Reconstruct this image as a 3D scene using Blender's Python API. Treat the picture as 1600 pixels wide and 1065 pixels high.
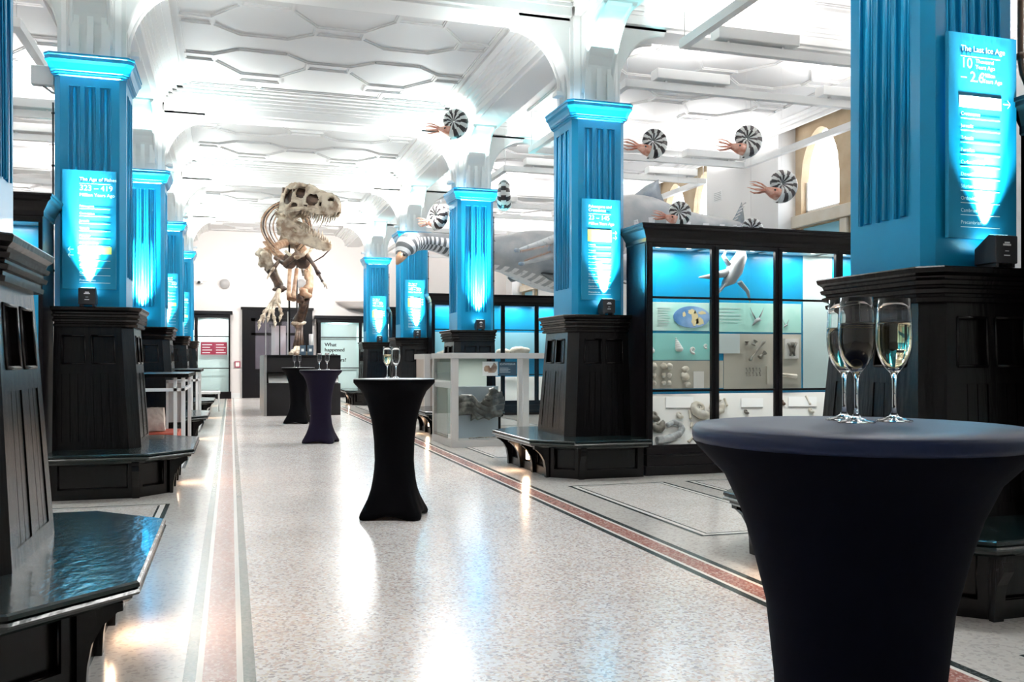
import bpy, bmesh, math, random
from mathutils import Vector, Matrix
random.seed(7)
PI = math.pi
for _o in list(bpy.data.objects): bpy.data.objects.remove(_o)
S = bpy.context.scene
COL = S.collection

# ------------------------------------------------------------------ camera, world, exposure
CAM_H, FPX, Y_HOR, YAW = 1.25, 1420.0, 562.0, 0.300
cd = bpy.data.cameras.new('camera'); cam = bpy.data.objects.new('camera', cd); COL.objects.link(cam)
cam.location = (0, 0, CAM_H); cam.rotation_euler = (PI/2, 0, -YAW)
cd.sensor_fit = 'HORIZONTAL'; cd.sensor_width = 36.0; cd.lens = FPX/1600*36.0
cd.shift_y = (Y_HOR-532.5)/1600.0; cd.clip_start = 0.05; cd.clip_end = 200
S.camera = cam
S.view_settings.view_transform = 'Standard'; S.view_settings.look = 'None'
S.view_settings.gamma = 1.0; S.view_settings.use_curve_mapping = False
S.view_settings.exposure = 0.86
cy = S.cycles
cy.use_denoising = True; cy.max_bounces = 8; cy.diffuse_bounces = 4; cy.glossy_bounces = 4
cy.transmission_bounces = 8; cy.transparent_max_bounces = 16; cy.caustics_reflective = False; cy.caustics_refractive = False
cy.sample_clamp_indirect = 6.0; cy.blur_glossy = 0.5
W = bpy.data.worlds.new('world'); S.world = W; W.use_nodes = True
W.node_tree.nodes['Background'].inputs[0].default_value = (0.93, 0.96, 1.0, 1)
W.node_tree.nodes['Background'].inputs[1].default_value = 3.0

def area(name, loc, rot, sx, sy, power, col=(1, 1, 1)):
    l = bpy.data.lights.new(name, 'AREA'); l.shape = 'RECTANGLE'; l.size = sx; l.size_y = sy
    l.energy = power; l.color = col
    o = bpy.data.objects.new(name, l); o.location = loc; o.rotation_euler = rot; COL.objects.link(o); return o
def spot(name, loc, target, power, angle, blend, col, radius=.03):
    l = bpy.data.lights.new(name, 'SPOT'); l.energy = power; l.spot_size = angle; l.spot_blend = blend
    l.color = col; l.shadow_soft_size = radius
    o = bpy.data.objects.new(name, l); o.location = loc
    d = Vector(target)-Vector(loc); o.rotation_euler = d.to_track_quat('-Z', 'Y').to_euler(); COL.objects.link(o); return o

_s, _c = math.sin(YAW), math.cos(YAW)
def at(x, y, Y):
    """photo pixel on the transverse plane Y -> world point"""
    u = (x-800)/FPX; D = Y/(_c-u*_s)
    return Vector((D*(_s+u*_c), Y, CAM_H+(Y_HOR-y)/FPX*D))

# hall measures
CX, KA, CB, PITCH = 1.34, 1.89, 2.31, 5.39
YC = [4.44+PITCH*k for k in range(5)]
YBACK, XR, XL, ZC, ZSOF, ZCAP, ZPL, ZSEAT = 31.1, 9.4, -6.72, 5.45, 5.11, 4.14, 1.75, 0.41

# ------------------------------------------------------------------ materials
def mat(name, base=(.8, .8, .8), rough=.5, metal=0, spec=.5, coat=0, noise=None, bump=None, emit=None):
    m = bpy.data.materials.new(name); m.use_nodes = True; nt = m.node_tree; b = nt.nodes['Principled BSDF']
    b.inputs['Base Color'].default_value = (*base, 1); b.inputs['Roughness'].default_value = rough
    b.inputs['Metallic'].default_value = metal; b.inputs['Specular IOR Level'].default_value = spec
    b.inputs['Coat Weight'].default_value = coat
    if noise:
        c2, sc, lo, hi = noise
        tc = nt.nodes.new('ShaderNodeTexCoord'); n = nt.nodes.new('ShaderNodeTexNoise'); n.inputs['Scale'].default_value = sc
        n.inputs['Detail'].default_value = 4
        nt.links.new(tc.outputs['Object'], n.inputs['Vector'])
        r = nt.nodes.new('ShaderNodeValToRGB'); r.color_ramp.elements[0].position = lo; r.color_ramp.elements[1].position = hi
        r.color_ramp.elements[0].color = (*base, 1); r.color_ramp.elements[1].color = (*c2, 1)
        nt.links.new(n.outputs['Fac'], r.inputs['Fac']); nt.links.new(r.outputs['Color'], b.inputs['Base Color'])
    if bump:
        sc, st = bump[:2]
        tc = nt.nodes.new('ShaderNodeTexCoord'); n = nt.nodes.new('ShaderNodeTexNoise'); n.inputs['Scale'].default_value = sc
        mp = nt.nodes.new('ShaderNodeMapping')
        if len(bump) > 2: mp.inputs['Scale'].default_value = bump[2]
        nt.links.new(tc.outputs['Object'], mp.inputs['Vector']); nt.links.new(mp.outputs['Vector'], n.inputs['Vector'])
        bp = nt.nodes.new('ShaderNodeBump'); bp.inputs['Strength'].default_value = st; bp.inputs['Distance'].default_value = .01
        nt.links.new(n.outputs['Fac'], bp.inputs['Height']); nt.links.new(bp.outputs['Normal'], b.inputs['Normal'])
    if emit:
        b.inputs['Emission Color'].default_value = (*emit[0], 1); b.inputs['Emission Strength'].default_value = emit[1]
    return m
def terrazzo(name, base, chips, scale, amt, rough):
    m = mat(name, base, rough, spec=.5); nt = m.node_tree; b = nt.nodes['Principled BSDF']
    tc = nt.nodes.new('ShaderNodeTexCoord')
    v = nt.nodes.new('ShaderNodeTexVoronoi'); v.inputs['Scale'].default_value = scale; v.inputs['Randomness'].default_value = 1
    nt.links.new(tc.outputs['Object'], v.inputs['Vector'])
    sep = nt.nodes.new('ShaderNodeSeparateColor'); nt.links.new(v.outputs['Color'], sep.inputs[0])
    r = nt.nodes.new('ShaderNodeValToRGB'); cr = r.color_ramp; cr.interpolation = 'CONSTANT'
    cr.elements[0].color = (*base, 1); cr.elements[0].position = 0
    n = len(chips); cr.elements[1].position = 1-amt; cr.elements[1].color = (*chips[0], 1)
    for i, c in enumerate(chips[1:]):
        e = cr.elements.new(1-amt+amt*(i+1)/n); e.color = (*c, 1)
    nt.links.new(sep.outputs[0], r.inputs['Fac'])
    n2 = nt.nodes.new('ShaderNodeTexNoise'); n2.inputs['Scale'].default_value = 1.3; nt.links.new(tc.outputs['Object'], n2.inputs['Vector'])
    mr = nt.nodes.new('ShaderNodeMapRange'); mr.inputs[1].default_value = .3; mr.inputs[2].default_value = .7; mr.inputs[3].default_value = .93; mr.inputs[4].default_value = 1.05
    nt.links.new(n2.outputs['Fac'], mr.inputs[0])
    mx = nt.nodes.new('ShaderNodeMix'); mx.data_type = 'RGBA'; mx.blend_type = 'MULTIPLY'; mx.inputs[0].default_value = 1
    nt.links.new(r.outputs['Color'], mx.inputs[6]); nt.links.new(mr.outputs[0], mx.inputs[7])
    nt.links.new(mx.outputs[2], b.inputs['Base Color'])
    return m
def glass_mat(name, tint=(1, 1, 1), refl=1.0, base=.045):
    """thin pane: see-through with a reflection that grows at grazing angles"""
    m = bpy.data.materials.new(name); m.use_nodes = True; nt = m.node_tree; nt.nodes.clear()
    o = nt.nodes.new('ShaderNodeOutputMaterial'); mx = nt.nodes.new('ShaderNodeMixShader')
    t = nt.nodes.new('ShaderNodeBsdfTransparent'); t.inputs[0].default_value = (*tint, 1)
    g = nt.nodes.new('ShaderNodeBsdfGlossy'); g.inputs['Roughness'].default_value = .02; g.inputs[0].default_value = (refl, refl, refl, 1)
    lw = nt.nodes.new('ShaderNodeLayerWeight'); lw.inputs[0].default_value = .5
    p = nt.nodes.new('ShaderNodeMath'); p.operation = 'POWER'; p.inputs[1].default_value = 4.5; nt.links.new(lw.outputs['Facing'], p.inputs[0])
    q = nt.nodes.new('ShaderNodeMath'); q.operation = 'MULTIPLY_ADD'; q.inputs[1].default_value = .8; q.inputs[2].default_value = base; nt.links.new(p.outputs[0], q.inputs[0])
    nt.links.new(q.outputs[0], mx.inputs[0]); nt.links.new(t.outputs[0], mx.inputs[1]); nt.links.new(g.outputs[0], mx.inputs[2])
    nt.links.new(mx.outputs[0], o.inputs[0]); return m
def refr_mat(name, col, ior, rough=0.0):
    m = mat(name, col, rough); b = m.node_tree.nodes['Principled BSDF']
    b.inputs['Transmission Weight'].default_value = 1; b.inputs['IOR'].default_value = ior; return m
M = {}
AISLE_W, CASE_W, PIER_W = 30, 6, [3, 6, 24, 32, 32]
DOWN_W = [70, 80, 110, 130, 130]
M['plaster'] = mat('white plaster', (.86, .85, .84), .55, bump=(6, .05))
M['ceiling'] = mat('ceiling plaster', (.70, .685, .68), .6)
M['wall'] = mat('wall paint', (.86, .81, .78), .6, bump=(20, .03))
M['blue'] = mat('glossy blue paint', (.004, .275, .52), .32, spec=.3, coat=.08, bump=(9, .06))
M['blue_wall'] = mat('case blue backing', (.01, .30, .62), .5)
M['sign'] = mat('sign blue panel', (.014, .24, .42), .4, spec=.3)
M['sign_white'] = mat('sign white lettering', (.92, .95, .95), .4)
M['sign_gold'] = mat('sign yellow bar', (.85, .55, .12), .4)
M['black'] = mat('black painted timber', (.002, .0018, .002), .27, spec=.28, noise=((.005, .004, .0045), 3, .45, .8), bump=(24, .25, (1, 1, .15)))
M['seat'] = mat('worn black bench seat', (.004, .010, .010), .2, spec=.5, coat=.2, noise=((.03, .035, .035), 6, .55, .9), bump=(22, .35, (1, .5, 1)))  # slight teal in the base stands for cyan uplighter reflections
M['frame'] = mat('case black frame', (.004, .003, .004), .3, spec=.22, bump=(12, .1))
M['black_flat'] = mat('dark recess', (.006, .006, .006), .6, spec=.2)
M['terr'] = terrazzo('pale speckled terrazzo', (.82, .79, .77), [(.66, .58, .55), (.70, .56, .50), (.48, .43, .42), (.90, .89, .88), (.76, .69, .60)], 75, .6, .2)
M['terr2'] = terrazzo('grey beige terrazzo border', (.66, .63, .59), [(.54, .50, .47), (.62, .58, .54), (.68, .64, .59)], 60, .5, .17)
M['terr3'] = terrazzo('cream panel terrazzo', (.78, .74, .70), [(.62, .57, .52), (.7, .62, .55), (.82, .8, .78)], 80, .55, .2)
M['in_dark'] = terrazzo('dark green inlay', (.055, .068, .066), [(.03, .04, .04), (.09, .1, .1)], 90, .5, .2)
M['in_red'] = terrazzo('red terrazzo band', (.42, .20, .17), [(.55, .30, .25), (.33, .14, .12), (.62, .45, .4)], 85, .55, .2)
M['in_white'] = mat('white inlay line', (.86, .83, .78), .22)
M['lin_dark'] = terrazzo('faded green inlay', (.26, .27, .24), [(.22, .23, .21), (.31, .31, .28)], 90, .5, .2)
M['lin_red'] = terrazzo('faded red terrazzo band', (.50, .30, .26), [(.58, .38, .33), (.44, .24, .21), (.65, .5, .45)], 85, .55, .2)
M['stone'] = mat('sandstone', (.50, .37, .235), .8, noise=((.60, .48, .33), 2.5, .4, .7), bump=(30, .2))
M['stone_light'] = mat('pale stone transom', (.72, .64, .52), .75, noise=((.78, .72, .62), 3, .4, .7))
M['white_metal'] = mat('white painted metal', (.88, .88, .87), .35)
M['grey_frame'] = mat('pale grey cabinet frame', (.50, .49, .47), .4)
M['greige'] = mat('greige backing board', (.52, .50, .43), .6)
M['mint'] = mat('mint graphic panel', (.42, .78, .70), .5, noise=((.62, .85, .80), 2.2, .45, .65))
M['aqua'] = mat('aqua graphic panel', (.30, .72, .68), .5)
M['board'] = mat('pale board', (.80, .79, .76), .6)
M['label'] = mat('grey text block', (.58, .66, .66), .6)
M['sage'] = mat('sage green backing', (.27, .32, .29), .55)
M['glass'] = glass_mat('case glass', (.97, .99, .98), .8)
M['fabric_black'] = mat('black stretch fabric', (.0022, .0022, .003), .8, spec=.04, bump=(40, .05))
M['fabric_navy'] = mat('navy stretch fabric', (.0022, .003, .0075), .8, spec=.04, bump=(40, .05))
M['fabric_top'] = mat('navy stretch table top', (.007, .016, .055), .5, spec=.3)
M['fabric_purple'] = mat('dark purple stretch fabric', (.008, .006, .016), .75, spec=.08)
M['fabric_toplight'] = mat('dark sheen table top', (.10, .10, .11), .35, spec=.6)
M['flute'] = refr_mat('flute glass', (1, 1, 1), 1.46)
M['wine'] = refr_mat('champagne', (.97, .86, .55), 1.33)
M['foam'] = mat('champagne foam line', (.9, .82, .66), .4)
M['box'] = mat('uplighter black casing', (.02, .021, .024), .35)
M['box_lens'] = mat('uplighter lens', (.5, 1, 1), .3, emit=((.55, 1, 1), 6))
M['amber'] = mat('warm lamp lens', (1, .75, .5), .3, emit=((1, .62, .36), 9))
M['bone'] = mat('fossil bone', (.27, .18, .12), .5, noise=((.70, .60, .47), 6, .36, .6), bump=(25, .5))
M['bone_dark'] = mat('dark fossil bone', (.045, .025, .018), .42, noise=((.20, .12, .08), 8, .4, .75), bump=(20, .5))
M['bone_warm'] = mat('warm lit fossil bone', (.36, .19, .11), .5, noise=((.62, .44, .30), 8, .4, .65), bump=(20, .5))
M['shell_white'] = mat('white shell stripe', (.78, .80, .78), .35)
M['shell_black'] = mat('black shell stripe', (.022, .016, .018), .3)
M['shell_brown'] = mat('brown shell stripe', (.10, .03, .03), .3)
M['flesh'] = mat('orange pink flesh', (.62, .24, .16), .45, noise=((.80, .48, .38), 14, .4, .6))
M['eye'] = mat('dark eye', (.01, .01, .01), .1)
M['fossil_slab'] = mat('dark grey fossil slab', (.045, .045, .04), .42, noise=((.20, .20, .18), 9, .45, .7), bump=(14, .9))
M['tan_panel'] = mat('tan grey panel', (.42, .36, .31), .5)
M['door_glass'] = mat('dim door glass', (.10, .09, .11), .08, spec=.6)
M['wire'] = mat('hanging wire', (.75, .75, .75), .4, metal=.6)
M['grey_skin'] = mat('pale grey reptile skin', (.36, .38, .40), .4, noise=((.50, .50, .50), 3, .4, .65))
M['fin_skin'] = mat('blue grey fin skin', (.20, .25, .31), .45, noise=((.34, .38, .42), 4, .4, .6))
M['dark_skin'] = mat('dark grey reptile back', (.11, .115, .12), .4)
M['belly'] = mat('white reptile belly', (.80, .80, .80), .45, noise=((.45, .47, .5), 12, .6, .72))
M['tan'] = mat('tan reptile snout', (.55, .30, .18), .4)
M['fossil'] = mat('grey brown fossil', (.13, .12, .10), .5, noise=((.42, .40, .35), 7, .4, .65), bump=(10, .7))
M['fossil_light'] = mat('cream fossil', (.62, .56, .46), .6, noise=((.78, .74, .66), 9, .4, .6), bump=(15, .5))
M['fossil_brown'] = mat('brown fossil', (.16, .09, .055), .5, noise=((.40, .28, .2), 9, .4, .6))
M['fossil_grey'] = mat('grey ribbed fossil', (.30, .32, .33), .55, noise=((.5, .52, .53), 12, .4, .6), bump=(20, .6))
M['map_blue'] = mat('map ocean', (.06, .22, .50), .5, noise=((.30, .50, .78), 3, .4, .6))
M['map_land'] = mat('map land', (.80, .70, .40), .5)
M['ink'] = mat('black ink', (.015, .015, .015), .5)
M['slate'] = mat('slate blue label', (.05, .09, .13), .5)
M['red_panel'] = mat('dark red panel', (.35, .02, .06), .5)
M['pink_reflect'] = mat('painted pink reflection', (.60, .48, .52), .5, noise=((.8, .72, .78), 2, .4, .6))
M['plinth_dark'] = mat('charcoal plinth', (.009, .008, .009), .5, spec=.2)
M['plinth_side'] = mat('grey plinth cheek', (.20, .20, .20), .4)
M['rock'] = mat('pinkish stone block', (.55, .42, .36), .8, noise=((.75, .66, .58), 9, .35, .6), bump=(12, .8))
M['red_base'] = mat('red display base', (.45, .07, .035), .5)
M['brass'] = mat('brass lock', (.5, .35, .1), .35, metal=1)
M['steel'] = mat('grey lamp body', (.52, .52, .52), .4)
M['lamp_dome'] = mat('grey glass dome', (.42, .40, .39), .35)
M['pipe'] = mat('brown copper pipe', (.16, .10, .07), .35, metal=.4)
M['cable'] = mat('black cable', (.01, .01, .01), .5)
M['win_glass'] = glass_mat('window glass', (.95, .98, 1), .6)
M['blue_blind'] = mat('light blue window board', (.30, .66, .82), .5)
M['pale_glass'] = mat('frosted pane', (.62, .78, .78), .3)

# ------------------------------------------------------------------ mesh helpers
class MB:
    def __init__(s): s.v = []; s.f = []; s.m = []; s.sm = []
    def add(s, vs, fs, mi=0, smooth=False):
        o = len(s.v); s.v += [tuple(v) for v in vs]
        for f in fs: s.f.append([i+o for i in f]); s.m.append(mi); s.sm.append(smooth)
        return s
    def box(s, a, b, mi=0):
        x0, y0, z0 = a; x1, y1, z1 = b
        s.add([(x0,y0,z0),(x1,y0,z0),(x1,y1,z0),(x0,y1,z0),(x0,y0,z1),(x1,y0,z1),(x1,y1,z1),(x0,y1,z1)],
              [(0,3,2,1),(4,5,6,7),(0,1,5,4),(1,2,6,5),(2,3,7,6),(3,0,4,7)], mi); return s
    def prism(s, poly, z0, z1, mi=0):
        n = len(poly); s.add([(x,y,z0) for x,y in poly]+[(x,y,z1) for x,y in poly],
            [tuple(range(n))[::-1], tuple(range(n, 2*n))]+[(i,(i+1)%n,(i+1)%n+n,i+n) for i in range(n)], mi); return s
    def loft(s, rings, mi=0, cap=True, smooth=False, closed=True):
        n = len(rings[0]); vs = [p for r in rings for p in r]; fs = []
        for k in range(len(rings)-1):
            for i in range(n if closed else n-1):
                j = (i+1) % n; fs.append((k*n+i, k*n+j, (k+1)*n+j, (k+1)*n+i))
        o = len(s.v); s.add(vs, fs, mi, smooth)
        if cap:
            s.f.append([o+i for i in range(n)][::-1]); s.m.append(mi); s.sm.append(False)
            s.f.append([o+(len(rings)-1)*n+i for i in range(n)]); s.m.append(mi); s.sm.append(False)
        return s
    def tube(s, pts, rads, n=8, mi=0, flat=1.0, cap=True):
        pts = [Vector(p) for p in pts]
        if not hasattr(rads, '__len__'): rads = [rads]*len(pts)
        rings = []; prev = None
        for i, p in enumerate(pts):
            t = (pts[min(i+1, len(pts)-1)]-pts[max(i-1, 0)])
            t = t.normalized() if t.length > 1e-9 else Vector((0, 0, 1))
            if prev is None:
                a = Vector((0, 0, 1)) if abs(t.z) < .9 else Vector((1, 0, 0)); u = t.cross(a).normalized()
            else: u = (prev-t*prev.dot(t)).normalized()
            prev = u; w = t.cross(u); r = rads[i]
            rings.append([p+u*(math.cos(2*PI*k/n)*r)+w*(math.sin(2*PI*k/n)*r*flat) for k in range(n)])
        s.loft(rings, mi, cap, True); return s
    def lathe(s, prof, n=32, loc=(0, 0, 0), mi=0, cap=True, smooth=True):
        rings = [[(loc[0]+r*math.cos(2*PI*k/n), loc[1]+r*math.sin(2*PI*k/n), loc[2]+z) for k in range(n)] for r, z in prof]
        s.loft(rings, mi, cap, smooth); return s
    def ball(s, c, r, n=12, mi=0, sc=(1, 1, 1)):
        c = Vector(c); m = max(6, n//2); rings = []
        for i in range(1, m):
            th = PI*i/m
            rings.append([c+Vector((sc[0]*r*math.sin(th)*math.cos(2*PI*k/n), sc[1]*r*math.sin(th)*math.sin(2*PI*k/n), -sc[2]*r*math.cos(th))) for k in range(n)])
        s.loft(rings, mi, True, True); return s
    def slab(s, q, us, vs, holes, t, mi=0, hole_t=None):
        """raised slab on quad q=(bl,br,tr,tl) cut in a grid us x vs (0..1); holes=set of (i,j) cells left open"""
        q = [Vector(p) for p in q]; nrm = (q[1]-q[0]).cross(q[3]-q[0]).normalized()
        P = lambda u, v: (q[0]*(1-u)+q[1]*u)*(1-v)+(q[3]*(1-u)+q[2]*u)*v
        nu, nv = len(us)-1, len(vs)-1
        full = lambda i, j: 0 <= i < nu and 0 <= j < nv and (i, j) not in holes
        for i in range(nu):
            for j in range(nv):
                if not full(i, j): continue
                a, b, c, d = P(us[i], vs[j]), P(us[i+1], vs[j]), P(us[i+1], vs[j+1]), P(us[i], vs[j+1])
                A, B, C, D = a+nrm*t, b+nrm*t, c+nrm*t, d+nrm*t
                s.add([A, B, C, D], [(0, 1, 2, 3)], mi)
                if not full(i, j-1): s.add([a, b, B, A], [(0, 1, 2, 3)], mi)
                if not full(i+1, j): s.add([b, c, C, B], [(0, 1, 2, 3)], mi)
                if not full(i, j+1): s.add([c, d, D, C], [(0, 1, 2, 3)], mi)
                if not full(i-1, j): s.add([d, a, A, D], [(0, 1, 2, 3)], mi)
        return s
    def mesh(s, name, mats):
        me = bpy.data.meshes.new(name); me.from_pydata(s.v, [], s.f)
        for m in (mats if isinstance(mats, (list, tuple)) else [mats]): me.materials.append(M[m])
        me.polygons.foreach_set('material_index', s.m); me.polygons.foreach_set('use_smooth', s.sm)
        bm = bmesh.new(); bm.from_mesh(me); bmesh.ops.remove_doubles(bm, verts=bm.verts, dist=1e-5)
        bmesh.ops.recalc_face_normals(bm, faces=bm.faces); bm.to_mesh(me); bm.free(); me.update(); return me
    def build(s, name, mats, parent=None, bevel=0):
        o = bpy.data.objects.new(name, s.mesh(name, mats)); COL.objects.link(o)
        if parent is not None: o.parent = parent
        if bevel:
            b = o.modifiers.new('bevel', 'BEVEL'); b.width = bevel; b.segments = 2; b.limit_method = 'ANGLE'
        return o
def tag(o, label, cat, group=None):
    o['label'] = label; o['category'] = cat
    if group: o['group'] = group
    return o
def thing(name, label, cat, loc=(0, 0, 0), rz=0, group=None):
    o = bpy.data.objects.new(name, None); o.location = loc; o.rotation_euler = (0, 0, rz); COL.objects.link(o)
    o.empty_display_size = .1
    return tag(o, label, cat, group)
def struct(o): o['kind'] = 'structure'; return o
def copy_tree(o, parent=None):
    c = o.copy(); COL.objects.link(c)
    if parent is not None: c.parent = parent
    for ch in list(o.children): copy_tree(ch, c)
    return c
def text(mb, body, size, origin, ux, uz, mi=0, align='LEFT', lift=.002, maxw=None, spacing=1.0):
    """lettering laid on a plane: origin, unit vectors right and up"""
    cu = bpy.data.curves.new('t', 'FONT'); cu.body = body; cu.size = size; cu.align_x = align; cu.space_line = spacing
    o = bpy.data.objects.new('t', cu); COL.objects.link(o)
    bpy.context.view_layer.update()
    me = bpy.data.meshes.new_from_object(o.evaluated_get(bpy.context.evaluated_depsgraph_get()))
    bpy.data.objects.remove(o); bpy.data.curves.remove(cu)
    ux, uz, og = Vector(ux), Vector(uz), Vector(origin); n = ux.cross(uz)
    sx = 1.0
    if maxw and me.vertices:
        w = max(v.co.x for v in me.vertices)-min(v.co.x for v in me.vertices)
        if w > 0: sx = maxw/w
    mb.add([og+ux*(v.co.x*sx)+uz*v.co.y+n*lift for v in me.vertices], [tuple(p.vertices) for p in me.polygons], mi)
    bpy.data.meshes.remove(me)
def octo(x0, x1, y0, y1, ch, cs=(1, 1, 1, 1)):
    """rectangle with chamfered corners; cs = corners (x0y0, x1y0, x1y1, x0y1)"""
    p = []
    p += [(x0, y0+ch), (x0+ch, y0)] if cs[0] else [(x0, y0)]
    p += [(x1-ch, y0), (x1, y0+ch)] if cs[1] else [(x1, y0)]
    p += [(x1, y1-ch), (x1-ch, y1)] if cs[2] else [(x1, y1)]
    p += [(x0+ch, y1), (x0, y1-ch)] if cs[3] else [(x0, y1)]
    return p
def profile_loft(mb, foot, levels, mi=0):
    """foot(off)->polygon, levels = [(off, z)]"""
    mb.loft([[(x, y, z) for x, y in foot(off)] for off, z in levels], mi)

# ------------------------------------------------------------------ the room
Y0F, Y1F = -7.5, YBACK
mb = MB(); mb.box((XL-.3, Y0F, -.12), (XR+.6, Y1F+.3, 0)); floor = struct(mb.build('floor', 'terr2'))
T = .0012
def strip(name, m, x0, x1, y0, y1, z=T, parent=floor):
    b = MB(); b.add([(x0, y0, z), (x1, y0, z), (x1, y1, z), (x0, y1, z)], [(0, 1, 2, 3)]); return struct(b.build(name, m, parent))
strip('nave_terrazzo', 'terr', CX-1.245, CX+1.245, Y0F, Y1F)
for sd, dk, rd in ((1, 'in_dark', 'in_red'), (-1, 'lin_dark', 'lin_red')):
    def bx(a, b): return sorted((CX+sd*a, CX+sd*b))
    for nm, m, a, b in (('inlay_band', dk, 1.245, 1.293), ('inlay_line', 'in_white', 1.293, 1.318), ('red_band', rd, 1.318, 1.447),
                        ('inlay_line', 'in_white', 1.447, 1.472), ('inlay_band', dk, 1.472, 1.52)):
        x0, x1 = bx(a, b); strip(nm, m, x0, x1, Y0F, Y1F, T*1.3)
# framed terrazzo panels between the pillars
def floor_panel(x0, x1, y0, y1):
    z = T
    for m, d in (('in_dark', 0), ('in_white', .035), ('in_dark', .075), ('terr3', .092)):
        z += .0004
        b = MB(); b.add([(x0+d, y0+d, z), (x1-d, y0+d, z), (x1-d, y1-d, z), (x0+d, y1-d, z)], [(0, 1, 2, 3)])
        struct(b.build('inlay_panel', m, floor))
for k in range(-1, 5):
    y0, y1 = 5.75+PITCH*k, 8.43+PITCH*k
    if y1 < .3: continue
    for (a, b) in ((1.845, 2.90), (3.13, 4.3)):
        floor_panel(CX+a, CX+b, y0, y1)
        floor_panel(CX-b, CX-a, y0, y1)

# back wall with door opening
mb = MB()
mb.box((XL-.3, YBACK, 0), (XR+.6, YBACK+.3, ZC+.5)); wb = struct(mb.build('wall_back', 'wall'))
mb = MB(); mb.box((XL-.3, Y0F-.3, 0), (XR+.6, Y0F, ZC+.5)); struct(mb.build('wall_front', 'wall'))
mb = MB(); mb.box((XL-.3, YBACK-.03, 0), (.3, YBACK, .16)); mb.box((2.75, YBACK-.03, 0), (XR, YBACK, .16)); struct(mb.build('baseboard_back', 'white_metal'))
mb = MB(); mb.box((XL-.3, Y0F, 0), (XL, Y1F, ZC+.5)); struct(mb.build('wall_left', 'plaster'))
# right wall: pierced by a window per bay, recess 0.4 deep
WX, WT = 9.4, .45
segs = []; ys = [Y0F]
WIN = []
for k in range(-1, 5):
    mid = 4.44+PITCH*(k+.5)+.25; WIN.append((max(mid-1.4, Y0F+.1), mid+1.42))
mb = MB(); last = Y0F
for a, b in WIN:
    mb.box((WX, last, 0), (WX+WT, a, ZC+.4)); mb.box((WX, a, 0), (WX+WT, b, 1.2)); last = b
mb.box((WX, last, 0), (WX+WT, Y1F, ZC+.4)); struct(mb.build('wall_right', 'plaster'))
for wi, (a, b) in enumerate(WIN):
    # stone tracery plate with two lancets and lower lights at x = WX+.33
    X = WX+.36; w = b-a; th = .16
    z0, z1 = 1.2, ZC+.3
    sill = 3.86; top = 5.30; sp = 4.42
    mull = .34; edge = .17; lw = (w-2*edge-mull)/2
    mb = MB()
    def blockq(ya, yb, za0, za1, zb0, zb1):
        """plate piece between ya and yb, from z (za0, zb0) up to (za1, zb1)"""
        mb.add([(X, ya, za0), (X, yb, zb0), (X, yb, zb1), (X, ya, za1), (X+th, ya, za0), (X+th, yb, zb0), (X+th, yb, zb1), (X+th, ya, za1)],
               [(0, 3, 2, 1), (4, 5, 6, 7), (0, 1, 5, 4), (3, 7, 6, 2), (0, 4, 7, 3), (1, 2, 6, 5)])
    for ya, yb in ((a, a+edge), (a+edge+lw, a+edge+lw+mull), (b-edge, b)): blockq(ya, yb, z0, z1, z0, z1)
    NA = 24
    for c0 in (a+edge, a+edge+lw+mull):
        blockq(c0, c0+lw, z0, 1.45, z0, 1.45); blockq(c0, c0+lw, sill-.26, sill, sill-.26, sill)
        def arch(t):
            h = 1-abs(2*t-1); return sp+(top-sp)*math.sqrt(max(0, 1-(1-h)**1.75)) if h < 1 else top
        for i in range(NA):
            t0, t1 = i/NA, (i+1)/NA
            blockq(c0+lw*t0, c0+lw*t1, arch(t0), z1, arch(t1), z1)
    win = struct(mb.build('window_%d' % (wi+1), 'stone'))
    mb = MB(); mb.box((X-.10, a, sill-.24), (X-.005, b, sill-.03)); struct(mb.build('transom', 'stone_light', win, .01))
    mb = MB(); mb.box((X-.06, a+edge+lw+.08, 1.2), (X-.005, a+edge+lw+mull-.08, sill-.25)); struct(mb.build('mullion', 'stone_light', win, .01))
    mb = MB()
    for c0 in (edge, edge+lw+mull): # white sash frames and glass
        for yy in (a+c0, a+c0+lw-.05): mb.box((X+.1, yy, sill), (X+.14, yy+.05, sp))
        mb.box((X+.1, a+c0, sill), (X+.14, a+c0+lw, sill+.06))
    struct(mb.build('sash', 'white_metal', win))
    mb = MB(); mb.add([(X+.12, a, 1.2), (X+.12, b, 1.2), (X+.12, b, ZC), (X+.12, a, ZC)], [(0, 1, 2, 3)]); struct(mb.build('pane', 'win_glass', win))
    mb = MB()
    for c0 in (edge, edge+lw+mull): mb.box((X+.05, a+c0+.0, 1.45), (X+.08, a+c0+lw, sill-.26))
    struct(mb.build('window_board', 'blue_blind', win))

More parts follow.
